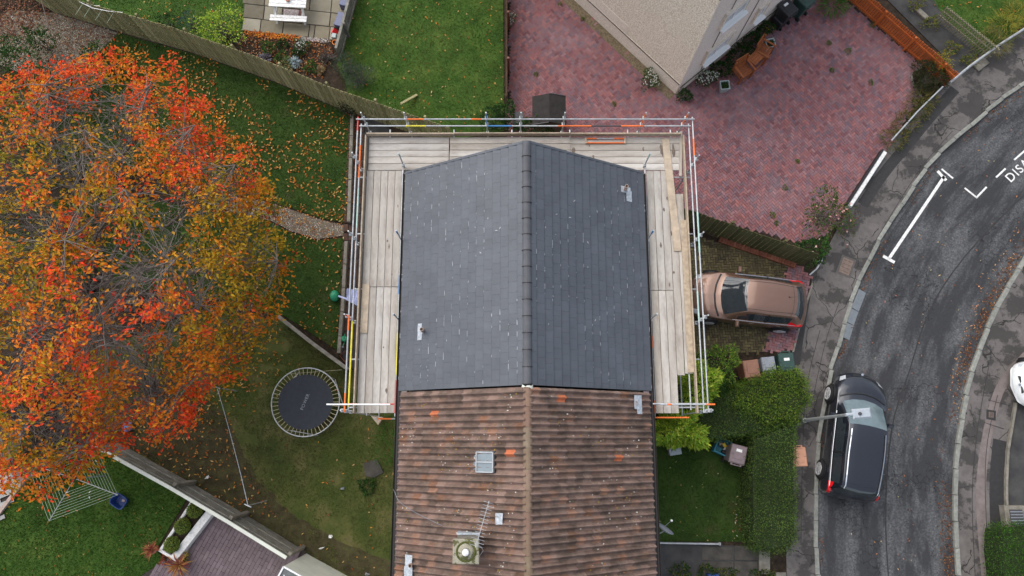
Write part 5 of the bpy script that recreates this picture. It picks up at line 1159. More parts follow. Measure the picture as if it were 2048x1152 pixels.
t = thing('wall_airer', 'white wire airer hung over the top left fence', 'airer', G(200, 30)); ps = [G(x, y, 1.8) for x, y in ((158, 3), (185, 16), (215, 22), (245, 25))]; MB().tube(ps, .014, 6).build('rail', 'white', t); ps = [G(x, y, 1.75) for x, y in ((172, 10), (200, 12))]; MB().tube(ps, .012, 6).build('rail', 'white', t)
for x in (165, 182, 205, 228): MB().tube([G(x, 8+(x-165)*.25, 1.78), G(x-14, 8+(x-165)*.25+22, 1.5)], .007, 4).build('line', 'line_green', t)

# ------------------------------------------------------------------ patio with picnic bench
pt_ = poly([(490, -20), (705, -20), (664, 78), (486, 61)]); patio = flat('patio', pt_, .004, 'joint')
rows_ = [(-20, 8, [488, 532, 580, 622, 665, 700]), (8, 36, [489, 530, 566, 606, 662, 694]), (36, 62, [487, 523, 568, 620, 631, 661, 688]), (62, 80, [])]
lin = [lambda x, k=k: k for k in range(4)]
for r_, (ya, yb_, xs) in enumerate(rows_[:3]):
    for i in range(len(xs)-1):
        sl_ = lambda x: (x-490)*.105 if r_ > 0 else (x-490)*.06
        sl2 = lambda x: (x-490)*.105
        x0, x1 = xs[i]+1, xs[i+1]-1; q = [(x0-(.0), ya+1+sl_(x0)), (x1, ya+1+sl_(x1)), (x1-3, yb_-1+sl2(x1)), (x0-3, yb_-1+sl2(x0))]; q = [(x, y) for x, y in q]
        z = random.uniform(-.004, .006); MB().prism([Vector(v) for v in poly(q)], .0, .035+z).build('paving_slab', 'flag', patio)
c = G(572, 25, .7); cc = G(576, 0, .72); t = thing('picnic_table', 'white slatted picnic table with attached benches on the patio', 'picnic table', (cc.x, cc.y+.05, 0), R(-3)); L = 1.5
for i in range(5): MB().box((0, -.30+i*.15, .72), (L, .135, .03), ch=.006).build('table_slat', 'paint_white', t, world=False)
for s in (-1, 1):
    for k in range(2): MB().box((0, s*(.62+k*.14), .43), (L, .125, .03), ch=.006).build('bench_slat', 'paint_white', t, world=False)
    for e in (-1, 1): MB().beam((s*.58, e*.72, 0), (s*.58, e*.26, .70), .04, .09, up=(1, 0, 0)).build('leg', 'paint_white', t, world=False)
    MB().box((s*.54, 0, .39), (.04, 1.55, .09)).build('cross_bar', 'paint_white', t, world=False); MB().box((s*.54, 0, .685), (.04, .72, .07)).build('cross_bar', 'paint_white', t, world=False)
pz = G(575, 0, .8); t = MB().lathe([(.05, .74), (.085, .80), (.09, .84), (.06, .84), (.05, .78)], (pz.x, pz.y+.02, 0), 14).build('bowl', 'terracotta'); tag(t, 'brown bowl standing on the white picnic table', 'bowl')
p = G(580, 22, .2); t = thing('patterned_mat', 'pink and white patterned rug under the picnic table', 'rug', (p.x, p.y, .045), R(-4)); MT['rug'] = mat('rug', [(.42, (.62, .50, .47)), (.48, (.30, .20, .24)), (.54, (.70, .64, .60))], 22, .95, .2); MB().box((0, 0, .008), (.62, .34, .016)).build('cloth', 'rug', t, world=False); MB().box((.37, 0, .007), (.12, .34, .014)).build('border', 'copper', t, world=False)
def crate(label, px, h, sx, sy, ang, m, name='storage_crate', cat='crate'):
    p = G(*px, h); t = thing(name, label, cat, (p.x, p.y, .03), ang); MB().box((0, 0, h/2-.02), (sx*.95, sy*.95, h-.04)).build('body', m, t, world=False); MB().box((0, 0, h-.02), (sx, sy, .04), ch=.015).build('lid', m, t, world=False)
crate('blue grey box at the top edge against the patio fence', (688, 4), .4, .34, .34, R(-14), 'slateblue'); crate('long blue grey box against the patio fence above the red bag', (679, 38), .45, .30, .62, R(-16), 'slateblue'); crate('dark box behind the red bag', (674, 52), .3, .22, .2, R(-16), 'blackbin')
p = G(669, 56, .25); t = thing('red_bag', 'bright red peaked plastic bag on the patio corner', 'bag', (p.x, p.y, .03)); MB().add([(-.2, -.12, 0), (.17, -.14, 0), (.18, .14, 0), (-.10, .14, 0), (.06, .08, .32), (-.08, -.08, .12)], [(0, 1, 4, 5), (1, 2, 4), (2, 3, 4), (3, 0, 5, 4), (3, 2, 1, 0)]).build('bag_body', 'redplastic', t, world=False); MB().tube([(.06, .08, .30), (.1, .1, .37), (.12, .05, .30)], .012, 5).build('bag_tie', 'redplastic', t, world=False)
p = G(668, 71, .25); crate('small grey green tin below the red bag', (668, 71), .22, .18, .20, R(-10), 'zinc', 'tin_box', 'tin')
def pot(label, px, h, r, m, name='flower_pot', earth=True):
    p = G(*px, h); t = thing(name, label, 'pot', (p.x, p.y, .0)); MB().lathe([(r*.72, 0), (r, h-.04), (r*1.08, h-.04), (r*1.08, h), (r*.9, h), (r*.88, h-.05)], n=18).build('pot_body', m, t, world=False); MB().lathe([(r*.9, h-.05), (0, h-.045)], n=18).build('earth', 'soil', t, world=False); return t
pot('orange plastic pot at the patio corner under the fence', (669, 84), .26, .10, 'orangepot')

# ------------------------------------------------------------------ wooden companion seat and square planters
c = G(1507, 122, .4); A, B = G(1478, 150, .5), G(1535, 95, .5); ang = math.atan2(B.y-A.y, B.x-A.x)
t = thing('companion_seat', 'orange brown wooden double garden seat joined by a small table', 'garden seat', (c.x, c.y, .02), ang)
def at_(u_, v_, z): return Vector((u_, v_, z))
for s in (-1, 1):                                   # two seats facing slightly inwards
    M = Matrix.Translation((s*.62, 0, 0)) @ Matrix.Rotation(s*R(12), 4, 'Z')
    def pc(name, cc_, d_, m='teak', rx=0): MB().box(M @ Vector(cc_), d_, M=(M.to_3x3() @ Matrix.Rotation(rx, 3, 'X')).to_4x4(), ch=.006).build(name, m, t, world=False)
    for i in range(6): pc('seat_slat', (0, -.22+i*.085, .42), (.56, .066, .025))
    for i in range(6): pc('back_slat', (-.22+i*.088, .29, .68), (.06, .022, .46), rx=R(-12))
    pc('back_rail', (0, .35, .92), (.60, .035, .09)); pc('back_rail', (0, .25, .46), (.60, .035, .07))
    for e in (-1, 1):
        pc('arm_rest', (e*.30, -.02, .62), (.075, .58, .03)); pc('leg', (e*.30, -.26, .31), (.06, .06, .62)); pc('leg', (e*.30, .28, .45), (.06, .06, .90)); pc('side_rail', (e*.30, 0, .36), (.04, .52, .07))
for i in range(4): MB().box((0, -.16+i*.11, .60), (.50, .10, .028), ch=.006).build('table_slat', 'teak', t, world=False)
MB().box((0, 0, .565), (.44, .36, .03)).build('table_frame', 'teak', t, world=False)
MB().box((0, -.27, .17), (1.7, .04, .05)).build('floor_rail', 'teak', t, world=False)
for lab, px, an in (('square zinc planter right of the pebble-dashed corner by the white flowers', (1450, 170), R(5)), ('square zinc planter behind the wooden double seat', (1541, 86), R(12))):
    p = G(*px, .42); t = thing('square_planter', lab, 'planter', (p.x, p.y, .02), an, 'square zinc planters'); h = .42; a0_, a1_ = .125, .19; V = []
    for r_, z in ((a0_, 0), (a1_, h), (a1_-.03, h), (a1_-.045, h-.08)): V += [(-r_, -r_, z), (r_, -r_, z), (r_, r_, z), (-r_, r_, z)]
    MB().add(V, [(i*4+j, i*4+(j+1) % 4, (i+1)*4+(j+1) % 4, (i+1)*4+j) for i in range(3) for j in range(4)]+[(3, 2, 1, 0)]).build('tub', 'zinc', t, world=False); MB().box((0, 0, h-.10), (a1_*1.55, a1_*1.55, .05)).build('earth', 'soil', t, world=False)
    q = RNG.normal(0, .07, (70, 3))*[1, 1, .5]+[0, 0, h-.02]; q = np.clip(q, [-.13, -.13, h-.07], [.13, .13, h+.08]); o = leaves('foliage', q, .07, .035, pick([(.03, .08, .02), (.05, .10, .03)], 70), parent=None); o.parent = t
# odd things by the side path
p = G(667, 590, .35); o = MB().lathe([(0, .36), (.10, .34), (.17, .22), (.16, .06), (.12, .0)], (p.x, p.y, 0), 14).build('garden_sack', 'green', smooth=True); o.scale = (1, 1.25, 1); tag(o, 'rounded green sack on the side lawn beside the edging', 'sack')
P = [G(x, y, h) for x, y, h in ((694, 577, 1.5), (716, 580, 1.5), (716, 612, 1.3), (706, 606, 1.1), (692, 600, 1.2))]; t = thing('hanging_sheet', 'pale lavender sheet hanging beside the scaffold over the side path', 'sheet', (P[0].x, P[0].y, .9))
V = []; n = 7
for i in range(n+1):
    for j in range(n+1):
        a_ = P[0].lerp(P[1], i/n); b_ = P[4].lerp(P[2], i/n); v = a_.lerp(b_, j/n); v.z += .06*math.sin(i*1.7+j*.9); V.append(v)
MB().add(V, [(i*(n+1)+j, (i+1)*(n+1)+j, (i+1)*(n+1)+j+1, i*(n+1)+j+1) for i in range(n) for j in range(n)]+[tuple(reversed((i*(n+1)+j, (i+1)*(n+1)+j, (i+1)*(n+1)+j+1, i*(n+1)+j+1))) for i in []]).build('sheet_cloth', 'lavender', t, smooth=True)
a_, b_ = G(677, 592, 1.1), G(712, 604, 1.2); MB().beam(a_, b_, .06, .02).build('hem', 'lavender', t)
p0_ = P[0]; MB().tube([(p0_.x+.3, p0_.y, 0), (p0_.x+.3, p0_.y, 1.55)], .015, 6).build('pole', 'galv', t)
p = G(688, 677, .25); t = thing('watering_can', 'green watering can on the side path by the edging', 'watering can', (p.x, p.y, .02), R(-95)); MB().lathe([(.10, 0), (.11, .2), (.07, .24), (.05, .24)], n=14).build('can', 'green', t, world=False); MB().tube([(.08, 0, .05), (.28, 0, .22)], .018, 6).build('spout', 'green', t, world=False); MB().lathe([(.015, 0), (.05, .04), (0, .045)], (.29, 0, .22), 10, M=Matrix.Rotation(R(55), 4, 'Y')).build('rose', 'lead', t, world=False); MB().tube([(-.09, 0, .1), (-.17, 0, .2), (-.08, 0, .28), (.03, 0, .25)], .012, 6).build('handle', 'green', t, world=False)
p = G(691, 712, .2); t = thing('wire_basket', 'rusty wire basket frame on the side path', 'basket', (p.x, p.y, .02), R(40)); 
for z in (.02, .18): MB().tube([(-.16, -.16, z), (.16, -.16, z), (.16, .16, z), (-.16, .16, z), (-.16, -.16, z)], .012, 5).build('frame', 'copper', t, world=False)
p = G(747, 937, .1); o = MB().prism([Vector(v) for v in poly([(728, 926), (754, 918), (767, 945), (748, 956), (730, 952)], .06)], .0, .07).build('stone_slab', 'slab_dark'); tag(o, 'dark old slab lying in the worn lawn by the house', 'slab')
p = G(756, 838, .1); o = MB().prism([Vector(v) for v in poly([(742, 832), (766, 834), (756, 850)], .5)], .30, .50).build('timber_offcut', 'wood_fresh'); tag(o, 'triangular timber offcut under the end of the scaffold', 'timber')
for px, lab in (((663, 1075), 'crumpled white paper scrap on the bare ground'), ((684, 978), 'grey plastic scrap lying on the worn lawn'), ((640, 1096), 'small pale scrap near the white outbuilding'), ((735, 1147), 'pale scrap at the bottom edge by the house'), ((414, 955), 'white ball by the washing line fence')):
    p = G(*px); q = [Vector((p.x+random.gauss(0, .06), p.y+random.gauss(0, .05), .02+random.random()*.07)) for _ in range(9)]; b = MB(); 
    for i in range(7): b.add([q[i], q[i+1], q[(i+4) % 9]], [(0, 1, 2), (2, 1, 0)][:1])
    o = b.build('paper_scrap', 'white' if 'white' in lab else 'greybin'); tag(o, lab, 'litter')
p = G(252, 853, .2); t = thing('blue_bag', 'blue and white bag lying under the autumn tree', 'bag', (p.x, p.y, 0)); MB().lathe([(0, .02), (.17, .04), (.19, .12), (.10, .20), (0, .19)], n=12).build('bag_body', 'blue', t, world=False); MB().box((-.12, .1, .06), (.2, .12, .06), .7, ch=.02).build('bag_flap', 'white', t, world=False)
# bottom right corner
p = G(2032, 1040, .6); t = thing('doorstep', 'pale stepped block with dark grating at the right edge', 'step', (p.x+.25, p.y, 0)); MB().box((0, 0, .15), (.8, .9, .3), ch=.02).build('block', 'concrete', t, world=False); MB().box((-.02, .05, .31), (.45, .55, .03)).build('grating', 'darkgrey', t, world=False)
for i in range(5): MB().box((-.02, -.15+i*.1, .33), (.43, .03, .02)).build('grating_bar', 'greybin', t, world=False)
A, B = G(2032, 808, .08), G(2014, 1048, .08); q = [G(x, y, .08) for x, y in ((2032, 806), (2016, 901), (2013, 968), (2014, 1048))]; t = thing('boundary_edging', 'thin pale concrete edging along the far footpath', 'edging', (A.x, A.y, 0))
for a_, b_ in zip(q, q[1:]): MB().beam(Vector((a_.x, a_.y, .03)), Vector((b_.x, b_.y, .03)), .08, .16).build('edging_block', 'concrete', t)

# ------------------------------------------------------------------ plants
def twigs(parent, name, pts0, ends, r0, r1, m='bark', n=5, bend=.15):
    b = MB()
    for a, e in zip(pts0, ends):
        a, e = Vector(a), Vector(e); k = (e-a).length*bend; md = a.lerp(e, .5)+Vector((random.gauss(0, k), random.gauss(0, k), random.gauss(0, k*.6))); b.tube([a, a.lerp(md, .6), md.lerp(e, .2), e], r0, n, r2=r1, caps=False)
    o = b.build(name, m, parent); return o
def shrub(label, px, r, hgt, n, leaf, cols, name='shrub', cat='shrub', wide=.5, stems=9, flowers=None, ry=None, z0=.0, shell=.55, m='leaf', group=None, flat_=.8):
    """px marks the middle of the crown at its mean height; r in metres"""
    c = G(px[0], px[1], z0+hgt*.6); t = thing(name, label, cat, (c.x, c.y, z0), 0, group); ry = ry or r
    u = RNG.normal(size=(n, 3)); u /= np.linalg.norm(u, axis=1)[:, None]; u[:, 2] = np.where(u[:, 2] < -.3, -u[:, 2], u[:, 2]); rad = RNG.random(n)**(1/3.)*(1-shell)+shell
    a = np.arctan2(u[:, 1], u[:, 0]); lump = 1+.22*np.sin(a*3+c.x*5)+.14*np.sin(a*7+c.y*3)+.18*(vnoise(u[:, 0]*2+c.x*3, u[:, 1]*2+u[:, 2]*2, 1.6)-.5)*2
    P = np.column_stack([c.x+u[:, 0]*rad*lump*r, c.y+u[:, 1]*rad*lump*ry, z0+hgt*.42+u[:, 2]*rad*lump*hgt*.58]); P[:, 2] = np.maximum(P[:, 2], z0+.02)
    d = u*[1, 1, .5]+RNG.normal(0, .45, (n, 3))
    if stems:
        k = RNG.choice(n, stems); twigs(t, 'stems', [(c.x+random.gauss(0, r*.12), c.y+random.gauss(0, ry*.12), z0) for _ in range(stems)], [P[i] for i in k], .012+.006*hgt, .004)
    leaves('foliage', P, leaf, leaf*wide, pick(cols, n, .28), m, t, dirs=d, tilt=.45)
    if flowers:
        k = int(flowers[1]); i = RNG.choice(np.where(u[:, 2] > .1)[0], k); leaves('flowers', P[i]+[0, 0, .03], flowers[2], flowers[2]*.9, pick([flowers[0]], k, .08), 'leaf', t, tilt=.35)
    return t
DG = [(.025, .06, .018), (.04, .085, .022), (.018, .045, .014)]; MG = [(.045, .11, .02), (.07, .14, .03), (.03, .08, .018)]; YG = [(.36, .48, .045), (.26, .41, .045), (.46, .55, .08), (.16, .28, .03)]
OL = [(.09, .11, .03), (.14, .14, .04), (.06, .085, .025)]; GG = [(.07, .10, .06), (.045, .075, .05), (.10, .12, .08)]

# --- the autumn tree
OUT = [(275, 100), (345, 120), (400, 190), (440, 250), (500, 300), (530, 360), (560, 430), (578, 520), (565, 610), (520, 680), (480, 760), (400, 790), (395, 860), (330, 885), (265, 880), (205, 920), (150, 965), (50, 1000), (-20, 960), (-120, 900), (-160, 600), (-140, 300), (-60, 190), (20, 150), (90, 110), (140, 130), (200, 110)]
tb = G(262, 610); tree = thing('autumn_tree', 'large spreading cherry tree in red, orange and yellow autumn leaf', 'tree', tb)
fork = tb+Vector((-.05, .1, 2.3))
b = MB(); b.tube([tb-Vector((0, 0, .1)), tb+Vector((.03, 0, .6)), tb+Vector((0, .06, 1.5)), fork], .22, 12, r2=.15); b.tube([tb-Vector((0, 0, .12)), tb+Vector((0, 0, .25))], .32, 12, r2=.21); b.build('trunk', 'bark', tree, smooth=True)
TG_ = [(300, 170, 6.8), (90, 170, 6.3), (470, 330, 6.2), (555, 520, 5.2), (490, 690, 4.6), (340, 820, 5.2), (170, 890, 5.2), (10, 830, 5.8), (-90, 580, 6.4), (-40, 330, 6.6), (250, 380, 8.3), (350, 520, 8.2), (130, 480, 8.4), (210, 690, 8.1), (60, 680, 7.6), (400, 610, 7.0), (170, 260, 7.6), (390, 250, 6.6)]
limb_pts = []; b = MB()
for i, (x, y, h) in enumerate(TG_):
    e = G(x, y, h); s = fork+Vector((random.gauss(0, .05), random.gauss(0, .05), random.uniform(-.5, .35))); k = 9; path = []
    for j in range(k+1):
        f = j/k; p = s.lerp(e, f); p.z = s.z+(e.z-s.z)*(f**.75); w_ = .16*math.sin(math.pi*f); path.append(p+Vector((random.gauss(0, w_), random.gauss(0, w_), random.gauss(0, w_*.6))))
    path = smooth_line(path, 2); b.tube(path, .085 if i < 10 else .075, 7, r2=.014); limb_pts += path[5:]
b.build('limbs', 'bark', tree, smooth=True)
op = np.array(OUT, float); NCL = 1750; q = scatter(OUT, NCL); cl = []; hue = []; LP = np.array([tuple(p) for p in limb_pts])
def edge_dist(x, y):
    d = 1e9
    for i in range(len(op)):
        a, b_ = op[i], op[(i+1) % len(op)]; v = b_-a; t_ = max(0, min(1, ((x-a[0])*v[0]+(y-a[1])*v[1])/(v@v))); d = min(d, math.hypot(x-a[0]-t_*v[0], y-a[1]-t_*v[1]))
    return d
bare = [(265, 560, 70), (310, 500, 60), (200, 590, 55), (260, 700, 60), (330, 450, 50), (240, 300, 35), (150, 330, 40), (130, 250, 45), (60, 440, 40), (215, 215, 40), (440, 470, 28), (90, 660, 38), (290, 770, 32), (100, 850, 40), (330, 660, 30), (400, 560, 25), (190, 450, 35)]
for x, y in q:
    ed = edge_dist(x, y); dome = min(1, ed/230.)**.6; top = 3.6+4.7*dome; low = max(2.2, top-1.0-2.6*dome); h = top-(top-low)*random.random()**2.2
    br = any(math.hypot(x-a, y-c_) < r_*random.uniform(.55, 1.5) for a, c_, r_ in bare); p = G(x, y, h)
    cl.append((p, br, x, y, ed))
ends = [c_[0] for c_ in cl]; starts = []
for p in ends:
    dd = np.linalg.norm((LP-np.array(tuple(p)))*[1, 1, 1.3]+[0, 0, .4], axis=1); starts.append(Vector(LP[random.choice(np.argsort(dd)[:10])]))
ok_ = [i for i, (s, e) in enumerate(zip(starts, ends)) if (s-e).length < 3.2]
twigs(tree, 'branches', [starts[i] for i in ok_], [ends[i] for i in ok_], .017, .005, n=4, bend=.12)
# fine bare twigs in the open middle of the crown
s2, e2_ = [], []
for i in ok_:
    if cl[i][1] or random.random() < .25:
        for _ in range(3):
            d = (ends[i]-starts[i]); s = starts[i].lerp(ends[i], random.uniform(.4, 1)); s2.append(s); e2_.append(s+d.normalized()*random.uniform(.3, .7)+Vector((random.gauss(0, .22), random.gauss(0, .22), random.gauss(.1, .12))))
twigs(tree, 'twigs', s2, e2_, .008, .0035, n=3, bend=.1)
RED = [(.80, .070, .024), (.84, .13, .028), (.72, .075, .04), (.82, .18, .03)]; ORA = [(.70, .22, .022), (.66, .17, .02), (.66, .28, .026)]; YEL = [(.45, .27, .02), (.38, .23, .018), (.50, .30, .025)]; OLV = [(.24, .19, .025), (.15, .16, .028), (.30, .22, .025)]; GRN = [(.06, .10, .025), (.09, .13, .03)]
P, C, D = [], [], []
for p, br, x, y, ed in cl:
    if br and random.random() < .80: continue
    nz = vnoise([p.x], [p.y], .55)[0]*.65+vnoise([p.x], [p.y], 1.9)[0]*.35
    red = .34+1.1*(nz-.5)+random.gauss(0, .16)+.26*max(0, min(1, (380-y)/160))*(x > 40)-.06*max(0, min(1, (y-640)/160))+(.24 if ed < 55 else 0)-.52*max(0, min(1, (x-330)/120))*max(0, min(1, (y-330)/100))-.22*max(0, min(1, (240-x)/120))*max(0, min(1, (y-160)/80))*max(0, min(1, (540-y)/80))
    w_ = random.random()
    if red > .52: pal = RED if w_ < .7 else ORA
    elif red > .22: pal = ORA if w_ < .55 else RED if w_ < .72 else YEL
    elif red > -.05: pal = ORA if w_ < .4 else YEL if w_ < .7 else OLV
    else: pal = YEL if w_ < .48 else OLV if w_ < .70 else ORA if w_ < .94 else GRN
    n = random.randint(16, 34) if not br else 7; s = .135
    a = random.uniform(0, 6.283); ax = np.array([math.cos(a), math.sin(a), .1])
    Q = np.array(tuple(p))+RNG.normal(0, s, (n, 3))*[1, 1, .55]+ax*RNG.uniform(-.3, .3, (n, 1)); P.append(Q); C.append(pick(pal, n, .22)); dr = RNG.normal(0, .55, (n, 3)); dr[:, 0] += .9*ax[0]+.5; dr[:, 1] += .9*ax[1]; dr[:, 2] -= .35; D.append(dr)
leaves('crown', np.vstack(P), .14, .07, np.vstack(C), 'leaf', tree, dirs=np.vstack(D), tilt=.45)
# green shrubs under and beside the tree
for i, (x, y, r, h, n, lab) in enumerate(((28, 120, .85, 2.2, 1500, 'leafy green shrub at the left edge below the gravel corner'), (78, 78, .45, 1.3, 500, 'small upright green shrub in the gravel corner'), (190, 108, .42, 1.0, 420, 'low green shrub at the edge of the gravel corner'), (75, 195, 1.0, 2.6, 1700, 'big green shrub below the gravel corner under the red branches'), (225, 130, .5, 1.0, 500, 'green bush beside the back lawn under the tree tip'), (10, 260, 1.0, 2.8, 1500, 'dense green shrub at the left edge under the tree'), (160, 170, .7, 1.8, 1000, 'mid green shrub under the topmost red branches'), (60, 440, 1.0, 2.8, 1300, 'shaded green shrub under the left half of the tree'), (220, 330, .8, 2.2, 1000, 'shaded olive shrub under the middle of the tree'), (110, 330, .9, 2.4, 1300, 'shaded green shrub under the upper left of the tree'), (150, 430, .7, 1.8, 900, 'low green shrub near the trunk under the tree'))):
    shrub(lab, (x, y), r, h, n, .12, DG+MG if i != 8 else OL, wide=.38, stems=7, ry=r*.9)

# --- hedges
def hedge(label, px, h, n, leaf, cols, wide=.5, name='hedge', top_h=None):
    """clipped hedge over a polygon given at the height of its top"""
    pol = [Vector((p.x, p.y, 0)) for p in poly(px, h)]; c = sum(pol, Vector())/len(pol); t = thing(name, label, 'hedge', (c.x, c.y, 0))
    inn = [c+(p-c)*.93 for p in pol]; MB().prism(inn, -.02, h-.10).build('branches', 'hedge_core', t)  # solid core, its dark colour stands in for shade inside the hedge
    ar = parea(pol); per = sum((b_-a).length for a, b_ in zip(pol, pol[1:]+pol[:1])); nt = int(n*ar/(ar+per*h*.6)); q = scatter([tuple(v) for v in pol], nt)
    P = np.column_stack([q, h+.24*(vnoise(q[:, 0], q[:, 1], 1.6)-.5)+.10*(vnoise(q[:, 0], q[:, 1], 5.)-.5)+RNG.normal(0, .04, nt)+(RNG.random(nt) < .03)*RNG.uniform(0, .16, nt)]); 
    S = []
    for a, b_ in zip(pol, pol[1:]+pol[:1]):
        k = int((n-nt)*(b_-a).length/per); f = RNG.random((k, 1)); v = np.array(tuple(a))[None]*(1-f)+np.array(tuple(b_))[None]*f; o_ = (v-np.array(tuple(c))); o_ /= np.linalg.norm(o_, axis=1)[:, None]; v += o_*RNG.normal(.03, .09, (k, 1)); v[:, 2] = RNG.uniform(.05, h, k); S.append(v)
    P = np.vstack([P]+S); d = RNG.normal(0, .6, (len(P), 3)); d[:, 2] += .45; nz = vnoise(P[:, 0], P[:, 1], 1.1)*.6+vnoise(P[:, 0], P[:, 1], 3.3)*.4
    leaves('foliage', P, leaf, leaf*wide, pick(cols, len(P), .3)*(.6+.8*nz)[:, None], 'leaf', t, dirs=d, tilt=.6); return t
MT['hedge_core'] = mat('hedge_core', [(.3, (.012, .022, .008)), (.7, (.035, .05, .018))], 12, .95, .8, 30)  # dark colour for the shaded inside of hedges and clipped balls
HC_ = [(.07, .125, .028), (.10, .165, .036), (.135, .20, .05), (.05, .085, .022)]
hedge('clipped green hedge running along the footpath beside the front lawn', [(1510, 868), (1592, 838), (1594, 1082), (1580, 1100), (1540, 1106), (1512, 1096), (1506, 1040), (1504, 940)], 1.45, 15000, .060, HC_)
hedge('clipped green hedge arm between the front lawn and the brick drive', [(1370, 812), (1440, 790), (1500, 768), (1550, 765), (1600, 790), (1596, 834), (1512, 868), (1450, 876), (1380, 884), (1345, 880)], 1.40, 13000, .060, HC_+[(.06, .10, .02)])
hedge('rounded overgrown bright green hedge end by the three bins', [(1480, 772), (1520, 756), (1556, 740), (1580, 746), (1598, 740), (1617, 762), (1612, 778), (1623, 800), (1600, 822), (1598, 846), (1560, 838), (1535, 850), (1505, 822), (1470, 812)], 1.55, 10500, .10, [(.10, .18, .026), (.15, .24, .034), (.21, .28, .042), (.07, .12, .022)], .26)
hedge('bright green hedge at the bottom right corner', [(2008, 1060), (2100, 1048), (2100, 1230), (2020, 1230), (2006, 1110)], 1.1, 8000, .06, [(.06, .15, .02), (.09, .19, .03), (.04, .10, .018)])
shrub('bright yellow green shrub hugging the old roof below the scaffold end', (1354, 860), .98, 2.4, 4200, .17, YG, wide=.33, ry=.62)
shrub('bright yellow green shrub under the right scaffold end', (1396, 768), .62, 2.7, 2600, .16, YG, wide=.33, ry=.85)
shrub('feathery mid green shrub left of the brown bin', (1440, 728), .62, 1.9, 1500, .09, [(.09, .18, .026), (.15, .25, .035), (.20, .27, .04), (.06, .12, .022)], ry=.7)
shrub('dark green bush between the feathery shrub and the hedge arm', (1432, 775), .55, 1.5, 1000, .09, DG+MG)
# --- roses, verge and bed plants
shrub('rose bush with pale pink blooms beside the white front wall', (1655, 425), .85, 1.5, 620, .10, OL+MG, 'rose_bush', wide=.55, stems=26, flowers=((.72, .42, .36), 12, .10), ry=1.0, shell=.35)
shrub('leafy green rose bush at the end of the mossy fence', (1628, 500), .55, 1.3, 700, .10, MG+DG, 'rose_bush', wide=.6, stems=10, flowers=((.75, .55, .48), 3, .10), ry=.5)
shrub('straggly reddish rose stems over the white front wall end', (1690, 445), .5, 1.0, 190, .08, [(.16, .07, .04), (.10, .10, .03)], 'rose_bush', stems=30, flowers=((.72, .45, .40), 5, .09), ry=.75, shell=.2)
shrub('dark heathery bush in the rounded bed by the orange fence', (1860, 152), .68, .7, 2300, .08, [(.05, .055, .025), (.08, .06, .035), (.04, .06, .02)], stems=30, ry=.6)
shrub('yellow leaved climber hanging on the orange fence', (1884, 124), .3, 1.2, 260, .08, [(.34, .28, .03), (.22, .20, .03)], 'climber', ry=.4)
for i, (x, y, lab) in enumerate(((1838, 215, 'dry grassy plants by the rail nearest the rounded bed'), (1812, 245, 'dry grassy plants by the middle of the thin rail'), (1790, 278, 'yellowing weeds at the top end of the white wall'), (1850, 200, 'tufted dry plants beside the footpath rail foot'))): shrub(lab, (x, y), .50, .40, 520, .15, [(.16, .14, .04), (.09, .11, .03), (.22, .17, .06), (.05, .08, .02)], 'verge_plant', 'plant', wide=.14, stems=0, ry=.42)
for x, y, lab, cols in ((2010, 52, 'yellow green ornamental grass clump by the thick rail', [(.30, .30, .05), (.18, .24, .04), (.36, .30, .06)]), (2035, 30, 'golden grass clump at the top right edge', [(.34, .27, .05), (.20, .22, .04)]), (1985, 85, 'dry grass clump beside the end of the trellis', [(.22, .19, .07), (.14, .15, .05)])): shrub(lab, (x, y), .5, .6, 420, .35, cols, 'grass_clump', 'plant', wide=.05, stems=0)
for x, y, lab in ((1862, 45, 'yellowing climber at the top end of the trellis'), (1905, 95, 'green climber at the middle foot of the trellis'), (1940, 118, 'weedy plants at the lower end of the trellis'), (1832, 5, 'tangled dry shrub at the top of the grey path')): shrub(lab, (x, y), .32, .35, 170, .09, [(.13, .16, .03), (.24, .20, .03), (.07, .11, .03)], 'climber', 'plant', stems=8, ry=.25)
shrub('daisy bush with white flowers left of the pebble-dashed corner', (1300, 158), .32, .45, 380, .08, MG+DG, 'daisy_bush', flowers=((.80, .80, .72), 85, .06), ry=.42)
shrub('daisy bush covered in white flowers right of the pebble-dashed corner', (1411, 153), .45, .5, 480, .08, MG+DG, 'daisy_bush', flowers=((.80, .80, .70), 170, .065), ry=.32)
shrub('small white flowered plant against the low brown fence', (1023, 35), .16, .3, 130, .07, MG, 'daisy_bush', flowers=((.78, .78, .72), 40, .05), ry=.26)
for i, (x, y, r, lab) in enumerate(((1446, 135, .42, 'low dark green plants beside the white daisy bush'), (1478, 104, .5, 'spreading green plants behind the wooden double seat'), (1502, 80, .45, 'dense green plants along the pebble-dashed wall under the window'), (1530, 55, .36, 'green plants with yellow flowers near the black bin'), (1370, 190, .26, 'weeds growing at the foot of the pebble-dashed corner'))):
    shrub(lab, (x, y), r, .45, 520 if i < 4 else 260, .10, DG+[(.05, .10, .025)], 'border_plant', 'plant', stems=0, ry=r*.7, flowers=((.75, .55, .02), 26, .05) if i == 3 else None)
shrub('lush green strap-leaved clump by the top of the orange gate', (1668, 8), .42, .6, 300, .32, [(.09, .20, .04), (.12, .24, .05), (.06, .14, .03)], 'strap_plant', 'plant', wide=.1, stems=0)
